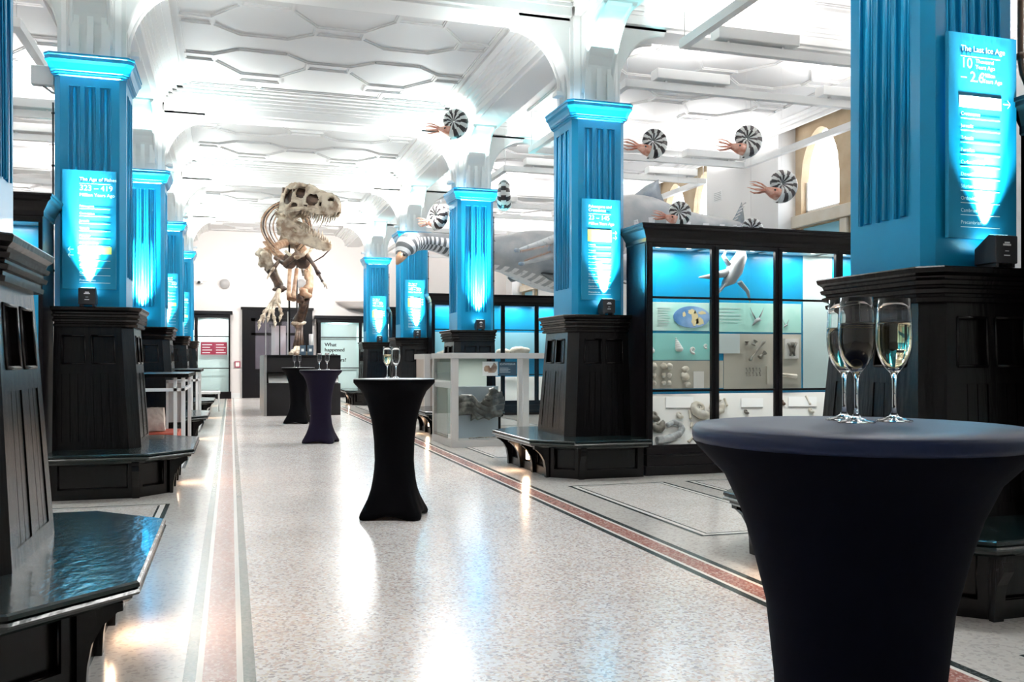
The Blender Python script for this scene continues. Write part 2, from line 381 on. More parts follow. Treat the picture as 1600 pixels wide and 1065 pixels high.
# ceiling slab and coffer ribs
mb = MB(); mb.box((XL-.3, Y0F, ZC), (XR+.6, Y1F+.3, ZC+.15))
def rib(mb, p, q, w=.07, h=.03, z=ZC):
    h += random.uniform(0, .006); w += random.uniform(0, .004); z += random.uniform(.0005, .002)
    p, q = Vector((*p, 0)), Vector((*q, 0)); d = (q-p).normalized(); n = Vector((-d.y, d.x, 0))*w/2
    for (ww, hh) in ((1, h*.55), (.45, h)):
        a, b, c2, d2 = p-n*ww, q-n*ww, q+n*ww, p+n*ww
        mb.add([(v.x, v.y, z) for v in (a, b, c2, d2)]+[(v.x, v.y, z-hh) for v in (a, b, c2, d2)], [(4, 5, 6, 7), (0, 1, 5, 4), (1, 2, 6, 5), (2, 3, 7, 6), (3, 0, 4, 7)])
ceiling = struct(mb.build('ceiling', 'ceiling'))
def rectangle(mb, cx, cy, hx, hy):
    P = [(cx-hx, cy-hy), (cx+hx, cy-hy), (cx+hx, cy+hy), (cx-hx, cy+hy)]
    for i in range(4): rib(mb, P[i], P[(i+1) % 4])
def coffers(xs, ymid, x_lo, x_hi):
    mb = MB()
    clip = lambda x: min(max(x, x_lo), x_hi)
    hx, hy = .30, .13
    for i, cx in enumerate(xs):
        if i % 2 == 0:      # column of small oblongs beside an elongated hexagon
            for cy in (ymid-.72, ymid+.72): 
                P0, P1 = clip(cx-hx), clip(cx+hx)
                rectangle(mb, (P0+P1)/2, cy, (P1-P0)/2, hy)
            for e in (-1, 1):
                if cx+e*.9 > x_hi+.1 or cx+e*.9 < x_lo-.1: continue
                for sgn in (-1, 1):
                    rib(mb, (clip(cx+e*hx), ymid+sgn*(.72-hy)), (cx+e*.62, ymid+sgn*.30))
                    rib(mb, (cx+e*.62, ymid+sgn*.30), (cx+e*.95, ymid+sgn*.30))
                    rib(mb, (clip(cx+e*hx), ymid+sgn*(.72+hy)), (cx+e*.65, ymid+sgn*1.35))
        else:
            for cy in (ymid-1.5, ymid+1.5): rectangle(mb, cx, cy, .3, .15)
            for sgn in (-1, 1):
                rib(mb, (cx, ymid+sgn*1.65), (cx, ymid+sgn*1.98))
    rib(mb, (x_lo, ymid-2.02), (x_lo, ymid+2.02)); rib(mb, (x_hi, ymid-2.02), (x_hi, ymid+2.02))
    rib(mb, (x_lo, ymid-2.02), (x_hi, ymid-2.02)); rib(mb, (x_lo, ymid+2.02), (x_hi, ymid+2.02))
    struct(mb.build('coffer_ribs', 'ceiling', ceiling))
for k in range(-1, 5):
    ym = 4.44+PITCH*(k+.5)
    if k == 4: ym = 28.6
    coffers([-.52+.93*i for i in range(5)], ym, -.62, 3.3)
    coffers([4.9+.93*i for i in range(5)], ym, 4.8, 8.8)
    coffers([-5.9+.93*i for i in range(5)], ym, -6.1, -2.1)

# beams with curved haunches, stepped cornices
def haunch(p0, dr, half, wd, z_lo, reach, side):
    """solid under a beam: from the pier face p0 along dr (unit xy), curve from z_lo up to the soffit"""
    mb = MB(); n = 12; dr = Vector((*dr, 0)); sdv = Vector((-dr.y, dr.x, 0)); p0 = Vector(p0)
    pr = []
    for i in range(n+1):
        t = i/n*PI/2; pr.append((reach*(1-math.cos(t)), z_lo+(ZSOF-z_lo-.05)*math.sin(t)))
    prof = pr+[(reach+.02, ZSOF-.02), (reach+.02, ZSOF+.1), (0, ZSOF+.1)]
    rings = []
    for sg in (-1, 1): rings.append([p0+dr*u+Vector((0, 0, z))+sdv*(sg*wd) for u, z in prof])
    m = len(prof); mb.add(rings[0]+rings[1], [tuple(range(m)), tuple(range(m, 2*m))[::-1]]+[(i, (i+1) % m, (i+1) % m+m, i+m) for i in range(m)])
    # raised edge moulding following the curve
    for sg in (-1, 1):
        pts = [p0+dr*(u)+Vector((0, 0, z))+sdv*(sg*(wd-.03)) for u, z in pr]
        mb.tube(pts, .028, 6)
    return mb
def steps(mb, a, b, nrm, z_hi, outs, wd):
    """stepped cornice along a-b (xy), projecting along nrm"""
    a, b, nr = Vector((*a, 0)), Vector((*b, 0)), Vector((*nrm, 0))
    for o, z in outs:
        pts = [a, b, b+nr*o, a+nr*o]
        mb.add([(p.x, p.y, z) for p in pts]+[(p.x, p.y, z_hi) for p in pts], [(3, 2, 1, 0), (4, 5, 6, 7), (0, 1, 5, 4), (1, 2, 6, 5), (2, 3, 7, 6), (3, 0, 4, 7)])
OUTS = [(.02, ZSOF+.10), (.05, ZSOF+.14), (.09, ZSOF+.19), (.15, ZSOF+.235), (.22, ZSOF+.27), (.31, ZSOF+.30)]
XC = {1: CX+2.625, -1: CX-2.625}
ti = 0
for k in range(5):
    yc = YC[k]
    for (xa, xb) in ((XL, XC[-1]-.3), (XC[-1]+.3, XC[1]-.3), (XC[1]+.3, XR)):
        mb = MB(); mb.box((xa, yc-.27, ZSOF), (xb, yc+.27, ZC))
        mb.box((xa, yc-.20, ZSOF-.03), (xb, yc+.20, ZSOF))
        steps(mb, (xa, yc-.27), (xb, yc-.27), (0, -1), ZC, OUTS, 0); steps(mb, (xa, yc+.27), (xb, yc+.27), (0, 1), ZC, OUTS, 0)
        ti += 1; struct(mb.build('trim_%d' % ti, 'plaster'))
for sd in (1, -1):
    x = XC[sd]
    for k in range(-1, 5):
        ya = YC[k]+.3 if k >= 0 else Y0F; yb = YC[k+1]-.3 if k < 4 else YBACK
        mb = MB(); mb.box((x-.28, ya, ZSOF), (x+.28, yb, ZC)); mb.box((x-.20, ya, ZSOF-.03), (x+.20, yb, ZSOF))
        steps(mb, (x-.28, ya), (x-.28, yb), (-1, 0), ZC, OUTS, 0); steps(mb, (x+.28, ya), (x+.28, yb), (1, 0), ZC, OUTS, 0)
        ti += 1; struct(mb.build('trim_%d' % ti, 'plaster'))
# cornice on side walls
for x, nx in ((XL, 1), (XR, -1)):
    mb = MB(); steps(mb, (x, Y0F), (x, Y1F), (nx, 0), ZC, [(.04, ZC-.16), (.1, ZC-.10), (.18, ZC-.05)], 0); ti += 1; struct(mb.build('trim_%d' % ti, 'plaster'))

# ------------------------------------------------------------------ pillars
def fx(sd, u): return CX+sd*(KA+u)
SIDE = {1: 'right', -1: 'left'}
ORD = ['nearest', 'second', 'third', 'fourth', 'farthest']
lamp_targets = []
def quad_face(a, b, z0, z1, a2=None, b2=None):
    a2, b2 = a2 or a, b2 or b
    return [(a[0], a[1], z0), (b[0], b[1], z0), (b2[0], b2[1], z1), (a2[0], a2[1], z1)]
def outward(q, c):
    q = [Vector(p) for p in q]; n = (q[1]-q[0]).cross(q[3]-q[0]); m = sum(q, Vector())/4
    return q if n.dot(m-Vector(c)) > 0 else [q[1], q[0], q[3], q[2]]
BLACK_GREEN = M['seat']
for sd in (1, -1):
    for k in range(5):
        yc = YC[k]; ctr = (fx(sd, .6), yc, 1.0)
        X = lambda u: fx(sd, u)
        def foot(u0, u1, hv, ch):
            return lambda off: [(X(u), yc+v) for u, v in octo(u0-off, u1+off*.6, -hv-off, hv+off, ch, (1, 0, 0, 1))]
        where = '%s from the camera in the %s row' % (ORD[k], SIDE[sd])
        # ---- black panelled bench plinth
        root = thing('pillar_bench', 'black panelled bench plinth, %s' % where, 'bench', (X(.5), yc, 0), 0, 'black benches around the pillar bases')
        def part(mb, name, m, bevel=0, parent=root):
            o = mb.build(name, m, None, bevel); o.parent = parent
            o.matrix_parent_inverse = Matrix.Translation((-X(.5), -yc, 0)) if parent is root else Matrix.Identity(4)
            return o
        kh = .955
        mb = MB(); profile_loft(mb, foot(.03, .99, kh-.03, .27), [(0, 0), (0, .36)])
        faces = [((0, -kh+.27), (0, kh-.27), 3), ((.27, -kh), (0, -kh+.27), 1), ((0, kh-.27), (.27, kh), 1), ((.99, -kh), (.27, -kh), 1), ((.27, kh), (.99, kh), 1)]
        for (a, b, n) in faces:
            q = outward([(X(a[0]), yc+a[1], .0), (X(b[0]), yc+b[1], .0), (X(b[0]), yc+b[1], .36), (X(a[0]), yc+a[1], .36)], ctr)
            cn = Vector(ctr)-(q[0]+q[1])/2; nn = (q[1]-q[0]).cross(q[3]-q[0]).normalized()
            q = [p-nn*.03 for p in q]
            us = [0]; L = (q[1]-q[0]).length; m = .07/L if n == 1 else .06/L
            holes = set()
            for i in range(n):
                us += [i/n+m, (i+1)/n-m]; holes.add((2*i+1, 1))
            us += [1]
            mb.slab(q, us, [0, .25, .86, 1], holes, .03)
            # little bead inside each panel
            for i in range(n):
                u0, u1 = us[2*i+1], us[2*i+2]; P = lambda u, v: (q[0]*(1-u)+q[1]*u)*(1-v)+(q[3]*(1-u)+q[2]*u)*v
                loop = [P(u0, .25), P(u1, .25), P(u1, .86), P(u0, .86), P(u0, .25)]
                for j in range(4): mb.tube([loop[j]+nn*.012, loop[j+1]+nn*.012], .011, 4)
        part(mb, 'kick_base', 'black')
        mb = MB(); profile_loft(mb, foot(-.22, 1.02, 1.09, .37), [(-.045, ZSEAT-.085), (-.03, ZSEAT-.07), (-.03, ZSEAT-.055), (-.004, ZSEAT-.05), (.002, ZSEAT-.04), (-.004, ZSEAT-.03), (-.008, ZSEAT-.028), (0, ZSEAT-.02), (-.002, ZSEAT-.006), (-.012, ZSEAT)])
        part(mb, 'seat', 'seat')
        # curved brackets under the seat
        for (a, dr) in (((0, -kh+.27), (-1, 0)), ((0, kh-.27), (-1, 0)), ((0, -.23), (-1, 0)), ((0, .23), (-1, 0)), ((.27, -kh), (0, -1)), ((.27, kh), (0, 1))):
            reach = .16 if dr[0] else .10
            pr = [(0, 0), (.03, 0), (.035, .10), (.05, .18), (.09, .25), (reach-.02, .295), (reach, .30), (reach, .33), (0, .33)]
            mb = MB(); t = .03; rings = []
            for sg in (-1, 1):
                rings.append([(X(a[0]+dr[0]*u+(sg*t if dr[1] else 0)), yc+a[1]+dr[1]*u+(sg*t if dr[0] else 0), z) for u, z in pr])
            m_ = len(pr); mb.add(rings[0]+rings[1], [tuple(range(m_)), tuple(range(m_, 2*m_))]+[(i, (i+1) % m_, (i+1) % m_+m_, i+m_) for i in range(m_)])
            part(mb, 'bracket', 'black')
        # sloping panelled body
        b0, b1 = (.27, .55), (.35, .46); z0, z1 = ZSEAT-.01, 1.60; ch = .10
        def poly(u0, hv, e=0): return [(X(u), yc+v) for u, v in octo(u0+e, 1.03-e, -hv+e, hv-e, ch, (1, 0, 0, 1))]
        mb = MB(); mb.loft([[(x, y, z0) for x, y in poly(*b0, .03)], [(x, y, z1) for x, y in poly(*b1, .03)]])
        def ring(u0, hv): return {'a': (u0, -hv+ch), 'b': (u0, hv-ch), 'c': (u0+ch, -hv), 'd': (u0+ch, hv), 'e': (1.03, -hv), 'f': (1.03, hv)}
        lo, hi = ring(*b0), ring(*b1)
        for (p, r_, kind) in (('a', 'b', 'p'), ('c', 'e', 'p'), ('d', 'f', 'p'), ('a', 'c', 's'), ('b', 'd', 's')):
            q = [(X(lo[p][0]), yc+lo[p][1], z0), (X(lo[r_][0]), yc+lo[r_][1], z0), (X(hi[r_][0]), yc+hi[r_][1], z1), (X(hi[p][0]), yc+hi[p][1], z1)]
            q = outward(q, ctr); nn = (q[1]-q[0]).cross(q[3]-q[0]).normalized(); q = [v-nn*.03 for v in q]
            if kind == 's': mb.slab(q, [0, 1], [0, 1], set(), .03); continue
            us = [0, .12, .45, .55, .88, 1]; vs = [0, .07, .60, .68, .90, 1]
            mb.slab(q, us, vs, {(1, 1), (3, 1), (1, 3), (3, 3)}, .03)
            P = lambda u, v: (q[0]*(1-u)+q[1]*u)*(1-v)+(q[3]*(1-u)+q[2]*u)*v
            for ua, ub in ((.12, .45), (.55, .88)):
                w = (ub-ua)/3
                for i in range(3):     # tongue and groove boards
                    qq = [P(ua+i*w+.004, .07), P(ua+(i+1)*w-.004, .07), P(ua+(i+1)*w-.004, .60), P(ua+i*w+.004, .60)]
                    mb.slab(qq, [0, 1], [0, 1], set(), .024)
                loop = [P(ua, .68), P(ub, .68), P(ub, .90), P(ua, .90), P(ua, .68)]
                for j in range(4): mb.tube([loop[j]+nn*.03, loop[j+1]+nn*.03], .009, 5)
        part(mb, 'panelled_body', 'black')
        mb = MB(); profile_loft(mb, foot(.34, 1.01, .46, .10), [(.0, 1.56), (.03, 1.563), (.034, 1.585), (.02, 1.59), (.022, 1.605), (.042, 1.61), (.048, 1.63), (.03, 1.638), (.032, 1.65), (.05, 1.655), (.056, 1.675), (.04, 1.682), (.046, 1.70), (.066, 1.718), (.072, 1.742), (.066, 1.75)])
        part(mb, 'cornice', 'black')
        mb = MB(); mb.box((min(X(-.012), X(.01)), yc-.035, .12), (max(X(-.012), X(.01)), yc+.035, .28)); 
        lens = part(mb, 'floor_lamp_lens', 'amber'); lens['label'] = 'warm glowing lamp lens'
        lg = area('floor_lamp_light', (X(-.03), yc, .2), (0, sd*PI/2, 0), .06, .14, 2.6, (1, .68, .45)); 
        # ---- blue fluted column casing
        u0, u1, hv, cc = .42, 1.05, .35, .055
        col = thing('column', 'bright blue fluted column, %s' % where, 'column', (X(.735), yc, ZPL), 0, 'blue fluted columns')
        def cpart(mb, name, m, bevel=0):
            o = mb.build(name, m, None, bevel); o.parent = col; o.matrix_parent_inverse = Matrix.Translation((-X(.735), -yc, -ZPL)); return o
        mb = MB(); cf = lambda off: [(X(u), yc+v) for u, v in octo(u0-off, u1+off, -hv-off, hv+off, cc)]
        profile_loft(mb, cf, [(.0, ZPL), (.0, ZPL+.15), (-.018, ZPL+.15), (-.018, 4.0)])
        cctr = (X(.735), yc, 3)
        for (a, b) in (((u0, -hv+cc), (u0, hv-cc)), ((u0+cc, -hv), (u1-cc, -hv)), ((u0+cc, hv), (u1-cc, hv)), ((u1, -hv+cc), (u1, hv-cc))):
            q = outward([(X(a[0]), yc+a[1], ZPL+.15), (X(b[0]), yc+b[1], ZPL+.15), (X(b[0]), yc+b[1], 4.0), (X(a[0]), yc+a[1], 4.0)], cctr)
            nn = (q[1]-q[0]).cross(q[3]-q[0]).normalized(); q = [v-nn*.018 for v in q]
            us = [0, .15, .33, .41, .59, .67, .85, 1]; vs = [0, .075, .93, 1]
            mb.slab(q, us, vs, {(1, 1), (3, 1), (5, 1)}, .018)
            P = lambda u, v: (q[0]*(1-u)+q[1]*u)*(1-v)+(q[3]*(1-u)+q[2]*u)*v
            for ua, ub in ((.15, .33), (.41, .59), (.67, .85)):
                m_ = (ua+ub)/2
                mb.tube([P(m_, .08)+nn*.006, P(m_, .925)-nn*.004], .02, 10)
                mb.tube([P(ua, .075)+nn*.028, P(ua, .93)+nn*.016], .005, 4); mb.tube([P(ub, .075)+nn*.028, P(ub, .93)+nn*.016], .005, 4)
        for (a, b) in (((u0, -hv+cc), (u0+cc, -hv)), ((u0+cc, hv), (u0, hv-cc)), ((u1-cc, -hv), (u1, -hv+cc)), ((u1, hv-cc), (u1-cc, hv))):
            q = outward([(X(a[0]), yc+a[1], ZPL+.15), (X(b[0]), yc+b[1], ZPL+.15), (X(b[0]), yc+b[1], 4.0), (X(a[0]), yc+a[1], 4.0)], cctr)
            nn = (q[1]-q[0]).cross(q[3]-q[0]).normalized(); q = [v-nn*.018 for v in q]
            mb.slab(q, [0, 1], [0, 1], set(), .018)
        cpart(mb, 'fluted_shaft', 'blue')
        mb = MB(); profile_loft(mb, cf, [(.0, 3.94), (.012, 3.95), (.012, 3.965), (.03, 3.97), (.03, 3.985), (.038, 3.99), (.042, 4.01), (.058, 4.055), (.072, 4.075), (.076, 4.08), (.076, 4.115), (.084, 4.12), (.084, ZCAP)])
        cpart(mb, 'cap_moulding', 'blue')
        # ---- white pier above
        mb = MB(); pf = lambda off: [(X(u), yc+v) for u, v in octo(u0+.05-off, u1-.05+off, -hv+.05-off, hv-.05+off, .05)]
        profile_loft(mb, pf, [(0, ZCAP), (0, ZC)])
        for (a, b) in (((u0+.05, -.22), (u0+.05, .22)), ((u0+.14, -hv+.05), (u1-.14, -hv+.05)), ((u0+.14, hv-.05), (u1-.14, hv-.05)), ((u1-.05, -.22), (u1-.05, .22))):
            q = outward([(X(a[0]), yc+a[1], ZCAP), (X(b[0]), yc+b[1], ZCAP), (X(b[0]), yc+b[1], 5.0), (X(a[0]), yc+a[1], 5.0)], cctr)
            mb.slab(q, [0, .22, .42, .58, .78, 1], [0, .05, .9, 1], {(1, 1), (3, 1)}, .04)
        ti += 1; struct(mb.build('trim_%d' % ti, 'plaster'))
        for (p0, dr) in (((X(u0+.05), yc), (-sd, 0)), ((X(u1-.05), yc), (sd, 0)), ((XC[sd], yc-hv+.05), (0, -1)), ((XC[sd], yc+hv-.05), (0, 1))):
            ti += 1; struct(haunch((*p0, 0), dr, 0, .20, 4.25, .62, sd).build('trim_%d' % ti, 'plaster'))
        # small lamp on the pier and its light
        lp = thing('pier_lamp', 'small white pier lamp above the cap, %s' % where, 'lamp', (X(.36), yc, 4.30), 0, 'small lamps above the column caps')
        mb = MB(); mb.box((-.04, -.07, -.03), (.04, .07, .02)); mb.box((.0 if sd == 1 else -.11, -.02, -.02), (.11 if sd == 1 else 0, .02, .01)); o = mb.build('casing', 'white_metal', lp, .006)
        area('pier_lamp_light', (X(-.25), yc-.42, 4.5), (PI, 0, 0), .3, .12, PIER_W[k], (.93, 1, .97))
        area('pier_lamp_light', (X(-.25), yc+.42, 4.5), (PI, 0, 0), .3, .12, PIER_W[k], (.93, 1, .97))

for sd in (1, -1):
    for k in range(5):
        for dy in (-.5, .5):
            spot('added_floor_fill', (fx(sd, .2), YC[k]+dy*.9, 4.45), (fx(sd, -1.6), YC[k]+dy*5.0, 0), DOWN_W[k]*(.24 if sd < 0 else 1.5), 2.5, 1.0, (1, .985, .97), .35)  # added spots to brighten the floor, not part of the pier lamps
        if k == 4: spot('added_wall_fill', (fx(sd, -.1), YC[k]+.6, 4.5), (CX+sd*.6, YBACK, 2.6), 230, 2.2, 1.0, (1, .97, .94), .25)  # added spot that brightens the back wall, without a fixture
# ------------------------------------------------------------------ uplighters and signs
def uplighter(sd, k, with_sign_gap=.0):
    yc = YC[k]; x = fx(sd, .735) + (.03 if sd > 0 else .0); yf = yc-.35
    r = thing('uplighter', 'black uplighter box at the foot of the %s blue column, %s side' % (ORD[k], SIDE[sd]), 'light', (x, yf-.125, ZPL), 0, 'black uplighter boxes at the column feet')
    mb = MB(); w, d, h = .075, .075, .17
    pr = [(-d, .02), (-d, h-.0), (-d+.05, h+.01), (d, h-.06), (d, .02)]
    mb.add([(-w, y, z) for y, z in pr]+[(w, y, z) for y, z in pr], [tuple(range(5)), tuple(range(5, 10))]+[(i, (i+1) % 5, (i+1) % 5+5, i+5) for i in range(5)])
    mb.build('casing', 'box', r, .006)
    mb = MB(); mb.box((-w+.01, -d+.01, 0), (-w+.03, d-.01, .02)); mb.box((w-.03, -d+.01, 0), (w-.01, d-.01, .02)); mb.build('feet', 'box', r)
    mb = MB(); a, b = Vector((0, -d+.055, h+.013)), Vector((0, d-.01, h-.05)); n = Vector((0, .45, .9)).normalized()
    mb.add([(-w+.015, a.y, a.z-.002), (w-.015, a.y, a.z-.002), (w-.015, b.y, b.z+.001), (-w+.015, b.y, b.z+.001)], [(0, 1, 2, 3)]); mb.build('lens', 'box_lens', r)
    mb = MB(); mb.box((-.026, -d-.002, .115), (.026, -d, .125)); mb.box((-.016, -d-.002, .128), (.018, -d, .136)); mb.box((-.02, -d-.002, .06), (.02, -d, .066)); mb.box((-.012, -d-.002, .085), (.012, -d, .088))
    mb.build('badge', 'sign_white', r)
    return r
R_TEXT = ['Palaeogene', 'Cretaceous', 'Jurassic', 'Triassic', 'Permian', 'Carboniferous', 'Devonian', 'Silurian', 'Ordovician', 'Cambrian', 'Precambrian']
def sign(sd, k, head, span, sub, hi, arrow, note, xo=0.0):
    yc = YC[k]; x = fx(sd, .735)+xo; yf = yc-.35-.035; w = .235
    s_ = thing('timeline_sign', note, 'sign', (x, yf, 2.45), 0, 'blue timeline signs on the columns')
    z0, z1 = -.53, .60
    mb = MB(); mb.box((-w, -.012, z0), (w, .015, z1)); mb.build('panel', 'sign', s_, .002)
    mb = MB(); for_x = -w+.08; ww = .27; Y = -.0135; O = lambda xx, zz: (xx, Y, zz)
    if arrow[0] == '<': for_x = -w+.15
    ln = lambda z, h=.0035, x0=for_x, x1=for_x+ww: mb.box((x0, Y-.001, z), (x1, Y, z+h))
    z = z1-.10
    for t in head: text(mb, t, .045, O(for_x, z), (1, 0, 0), (0, 0, 1)); z -= .042
    z += .012; ln(z, .004); z -= .062
    for q_, (t, sz) in enumerate(span):
        text(mb, t, sz, O(for_x, z), (1, 0, 0), (0, 0, 1))
        if len(span) > 1: text(mb, ['Thousand\nYears Ago', 'Million\nYears Ago'][q_], .032, O(for_x+[.10, .15][q_], z+.032), (1, 0, 0), (0, 0, 1))
        z -= sz*.92
    if sub:
        z += .01; text(mb, sub, .043, O(for_x, z), (1, 0, 0), (0, 0, 1)); z -= .05
    zs = z; n = len(R_TEXT); step = (zs-(z0+.06))/n
    gold = MB(); white = MB()
    for i, t in enumerate(R_TEXT):
        zz = zs-step*(i+1)
        if hi and hi[0] <= i <= hi[1]:
            gold.box((for_x-.01, Y-.0005, zz-.004), (for_x+ww+.01, Y, zz+step-.006)); 
            continue
        text(mb, t, .028, O(for_x, zz+.018), (1, 0, 0), (0, 0, 1)); ln(zz)
    for i in range(len(arrow)):
        az = (zs-step*(hi[0]+1)+step*.5-i*.055) if hi else 0
        ax = for_x+ww+.05 if arrow[0] == '>' else for_x-.075; e = 1 if arrow[0] == '>' else -1
        for d1 in ((-.025*e, 0), ):
            mb.add([(ax-.025, Y, az-.003), (ax+.025, Y, az-.003), (ax+.025, Y, az+.003), (ax-.025, Y, az+.003)], [(0, 1, 2, 3)])
        for zz in (-1, 1):
            mb.add([(ax+e*.025, Y-.0005, az-.003), (ax+e*.025, Y-.0005, az+.003), (ax+e*.004, Y-.0005, az+zz*.022+.003), (ax+e*.004, Y-.0005, az+zz*.022-.003)], [(0, 1, 2, 3)])
    mb.build('lettering', 'sign_white', s_)
    if gold.v: g = gold.build('highlight_bar', 'sign_gold' if note.find('white bar') < 0 else 'sign_white', s_)
    return s_
cyan = (.55, .98, 1.0)
for sd in (1, -1):
    for k in range(5):
        if (sd, k) == (-1, 0): continue
        uplighter(sd, k)
        x = fx(sd, .735)+(.03 if sd > 0 else 0); y = YC[k]-.35
        spot('uplighter_light', (x, y-.10, ZPL+.19), (x, y+.0, 2.38), 2600, .62, .9, (.85, 1, .98), .02)
        spot('uplighter_halo', (x, y-.125, ZPL+.19), (x, y-.03, 3.0), 200, 1.15, 1.0, (.2, .95, 1), .02)
sign(-1, 1, ['The Age of Fishes'], [('323 – 419', .072)], 'Million Years Ago', (6, 6), '<<', 'blue sign reading The Age of Fishes on the second left column')
sign(1, 1, ['Palaeogene and', 'Cretaceous'], [('23 – 145', .072)], 'Million Years Ago', (0, 1), '>>', 'blue timeline sign with a wide yellow block on the second right column')
sign(1, 0, ['The Last Ice Age'], [('10', .08), ('– 2.6', .08)], None, (0, 0), '>', 'large blue sign with white bar reading The Last Ice Age, nearest on the right', .02)
for sd, k, nt in ((-1, 3, 'blue timeline sign on the fourth column on the left'), (-1, 4, 'blue timeline sign on the farthest column on the left'), (1, 3, 'blue timeline sign on the fourth column on the right, behind the striped reptile head'), (1, 4, 'blue timeline sign on the farthest column on the right')):
    sign(sd, k, ['The Age of', 'Amphibians'] if sd < 0 else ['The Age of', 'Dinosaurs'], [('252 – 323' if sd < 0 else '145 – 252', .072)], 'Million Years Ago', (4, 4) if sd < 0 else (1, 3), '<' if sd < 0 else '>>>', nt)



def floor_at(x, y, z=0.0):
    D = (z-CAM_H)*FPX/(Y_HOR-y); u = (x-800)/FPX
    return Vector((D*(_s+u*_c), D*(_c-u*_s), z))
def put(mb, name, m, root, bevel=0):
    """world-space mesh parented under an unrotated empty"""
    o = mb.build(name, m, None, bevel); o.parent = root
    base = root
    loc = Vector(root.location)
    o.matrix_parent_inverse = Matrix.Translation(-loc); return o

# ------------------------------------------------------------------ suspended lighting frames in the aisles
for sd in (1, -1):
    for k in range(-1, 5):
        ya = (YC[k]+.75) if k >= 0 else -1.0; yb = (YC[k+1]-.69) if k < 4 else YBACK-.8
        xa, xb = (4.78, 8.95) if sd == 1 else (-6.3, -2.1)
        z0, z1 = 4.72, 4.82
        nm = ['over the bay beside the camera', 'over the second bay', 'over the third bay', 'over the fourth bay', 'over the fifth bay', 'over the last bay'][k+1]
        fr = thing('lighting_frame', 'white rectangular suspended lighting frame %s of the %s aisle' % (nm, SIDE[sd]), 'light frame', (xa, ya, z0), 0, 'suspended lighting frames')
        for (p, q) in (((xa, ya), (xb, ya+.09)), ((xa, yb-.09), (xb, yb)), ((xa, ya+.09), (xa+.09, yb-.09)), ((xb-.09, ya+.09), (xb, yb-.09))):
            mb = MB(); mb.box((p[0], p[1], z0), (q[0], q[1], z1)); put(mb, 'bar', 'white_metal', fr)
        mb = MB()
        for xx, yy in ((xa+.045, ya+.045), (xb-.045, ya+.045), (xa+.045, yb-.045), (xb-.045, yb-.045)): 
            mb = MB(); mb.tube([(xx, yy, z1), (xx, yy, ZC)], .006, 6); put(mb, 'hanger_rod', 'wire', fr)
        for j, (yy, yn) in enumerate(((ya+.045, 'near'), (yb-.045, 'far'))):
            for i, xo in enumerate((.42, 2.9)):
                x0 = xa+xo
                mb = MB(); mb.box((x0, yy-.10, z1+.03), (x0+1.05, yy+.10, z1+.16)); tr = put(mb, 'uplight_trough', 'white_metal', fr, .01)
                for xx in (x0+.15, x0+.86):
                    mb = MB(); mb.box((xx, yy-.02, z1), (xx+.03, yy+.02, z1+.03)); mb.build('foot', 'white_metal', tr)
                area('uplight', (x0+.52, yy, z1+.175), (PI, 0, 0), .95, .16, AISLE_W, (1, .99, .97))

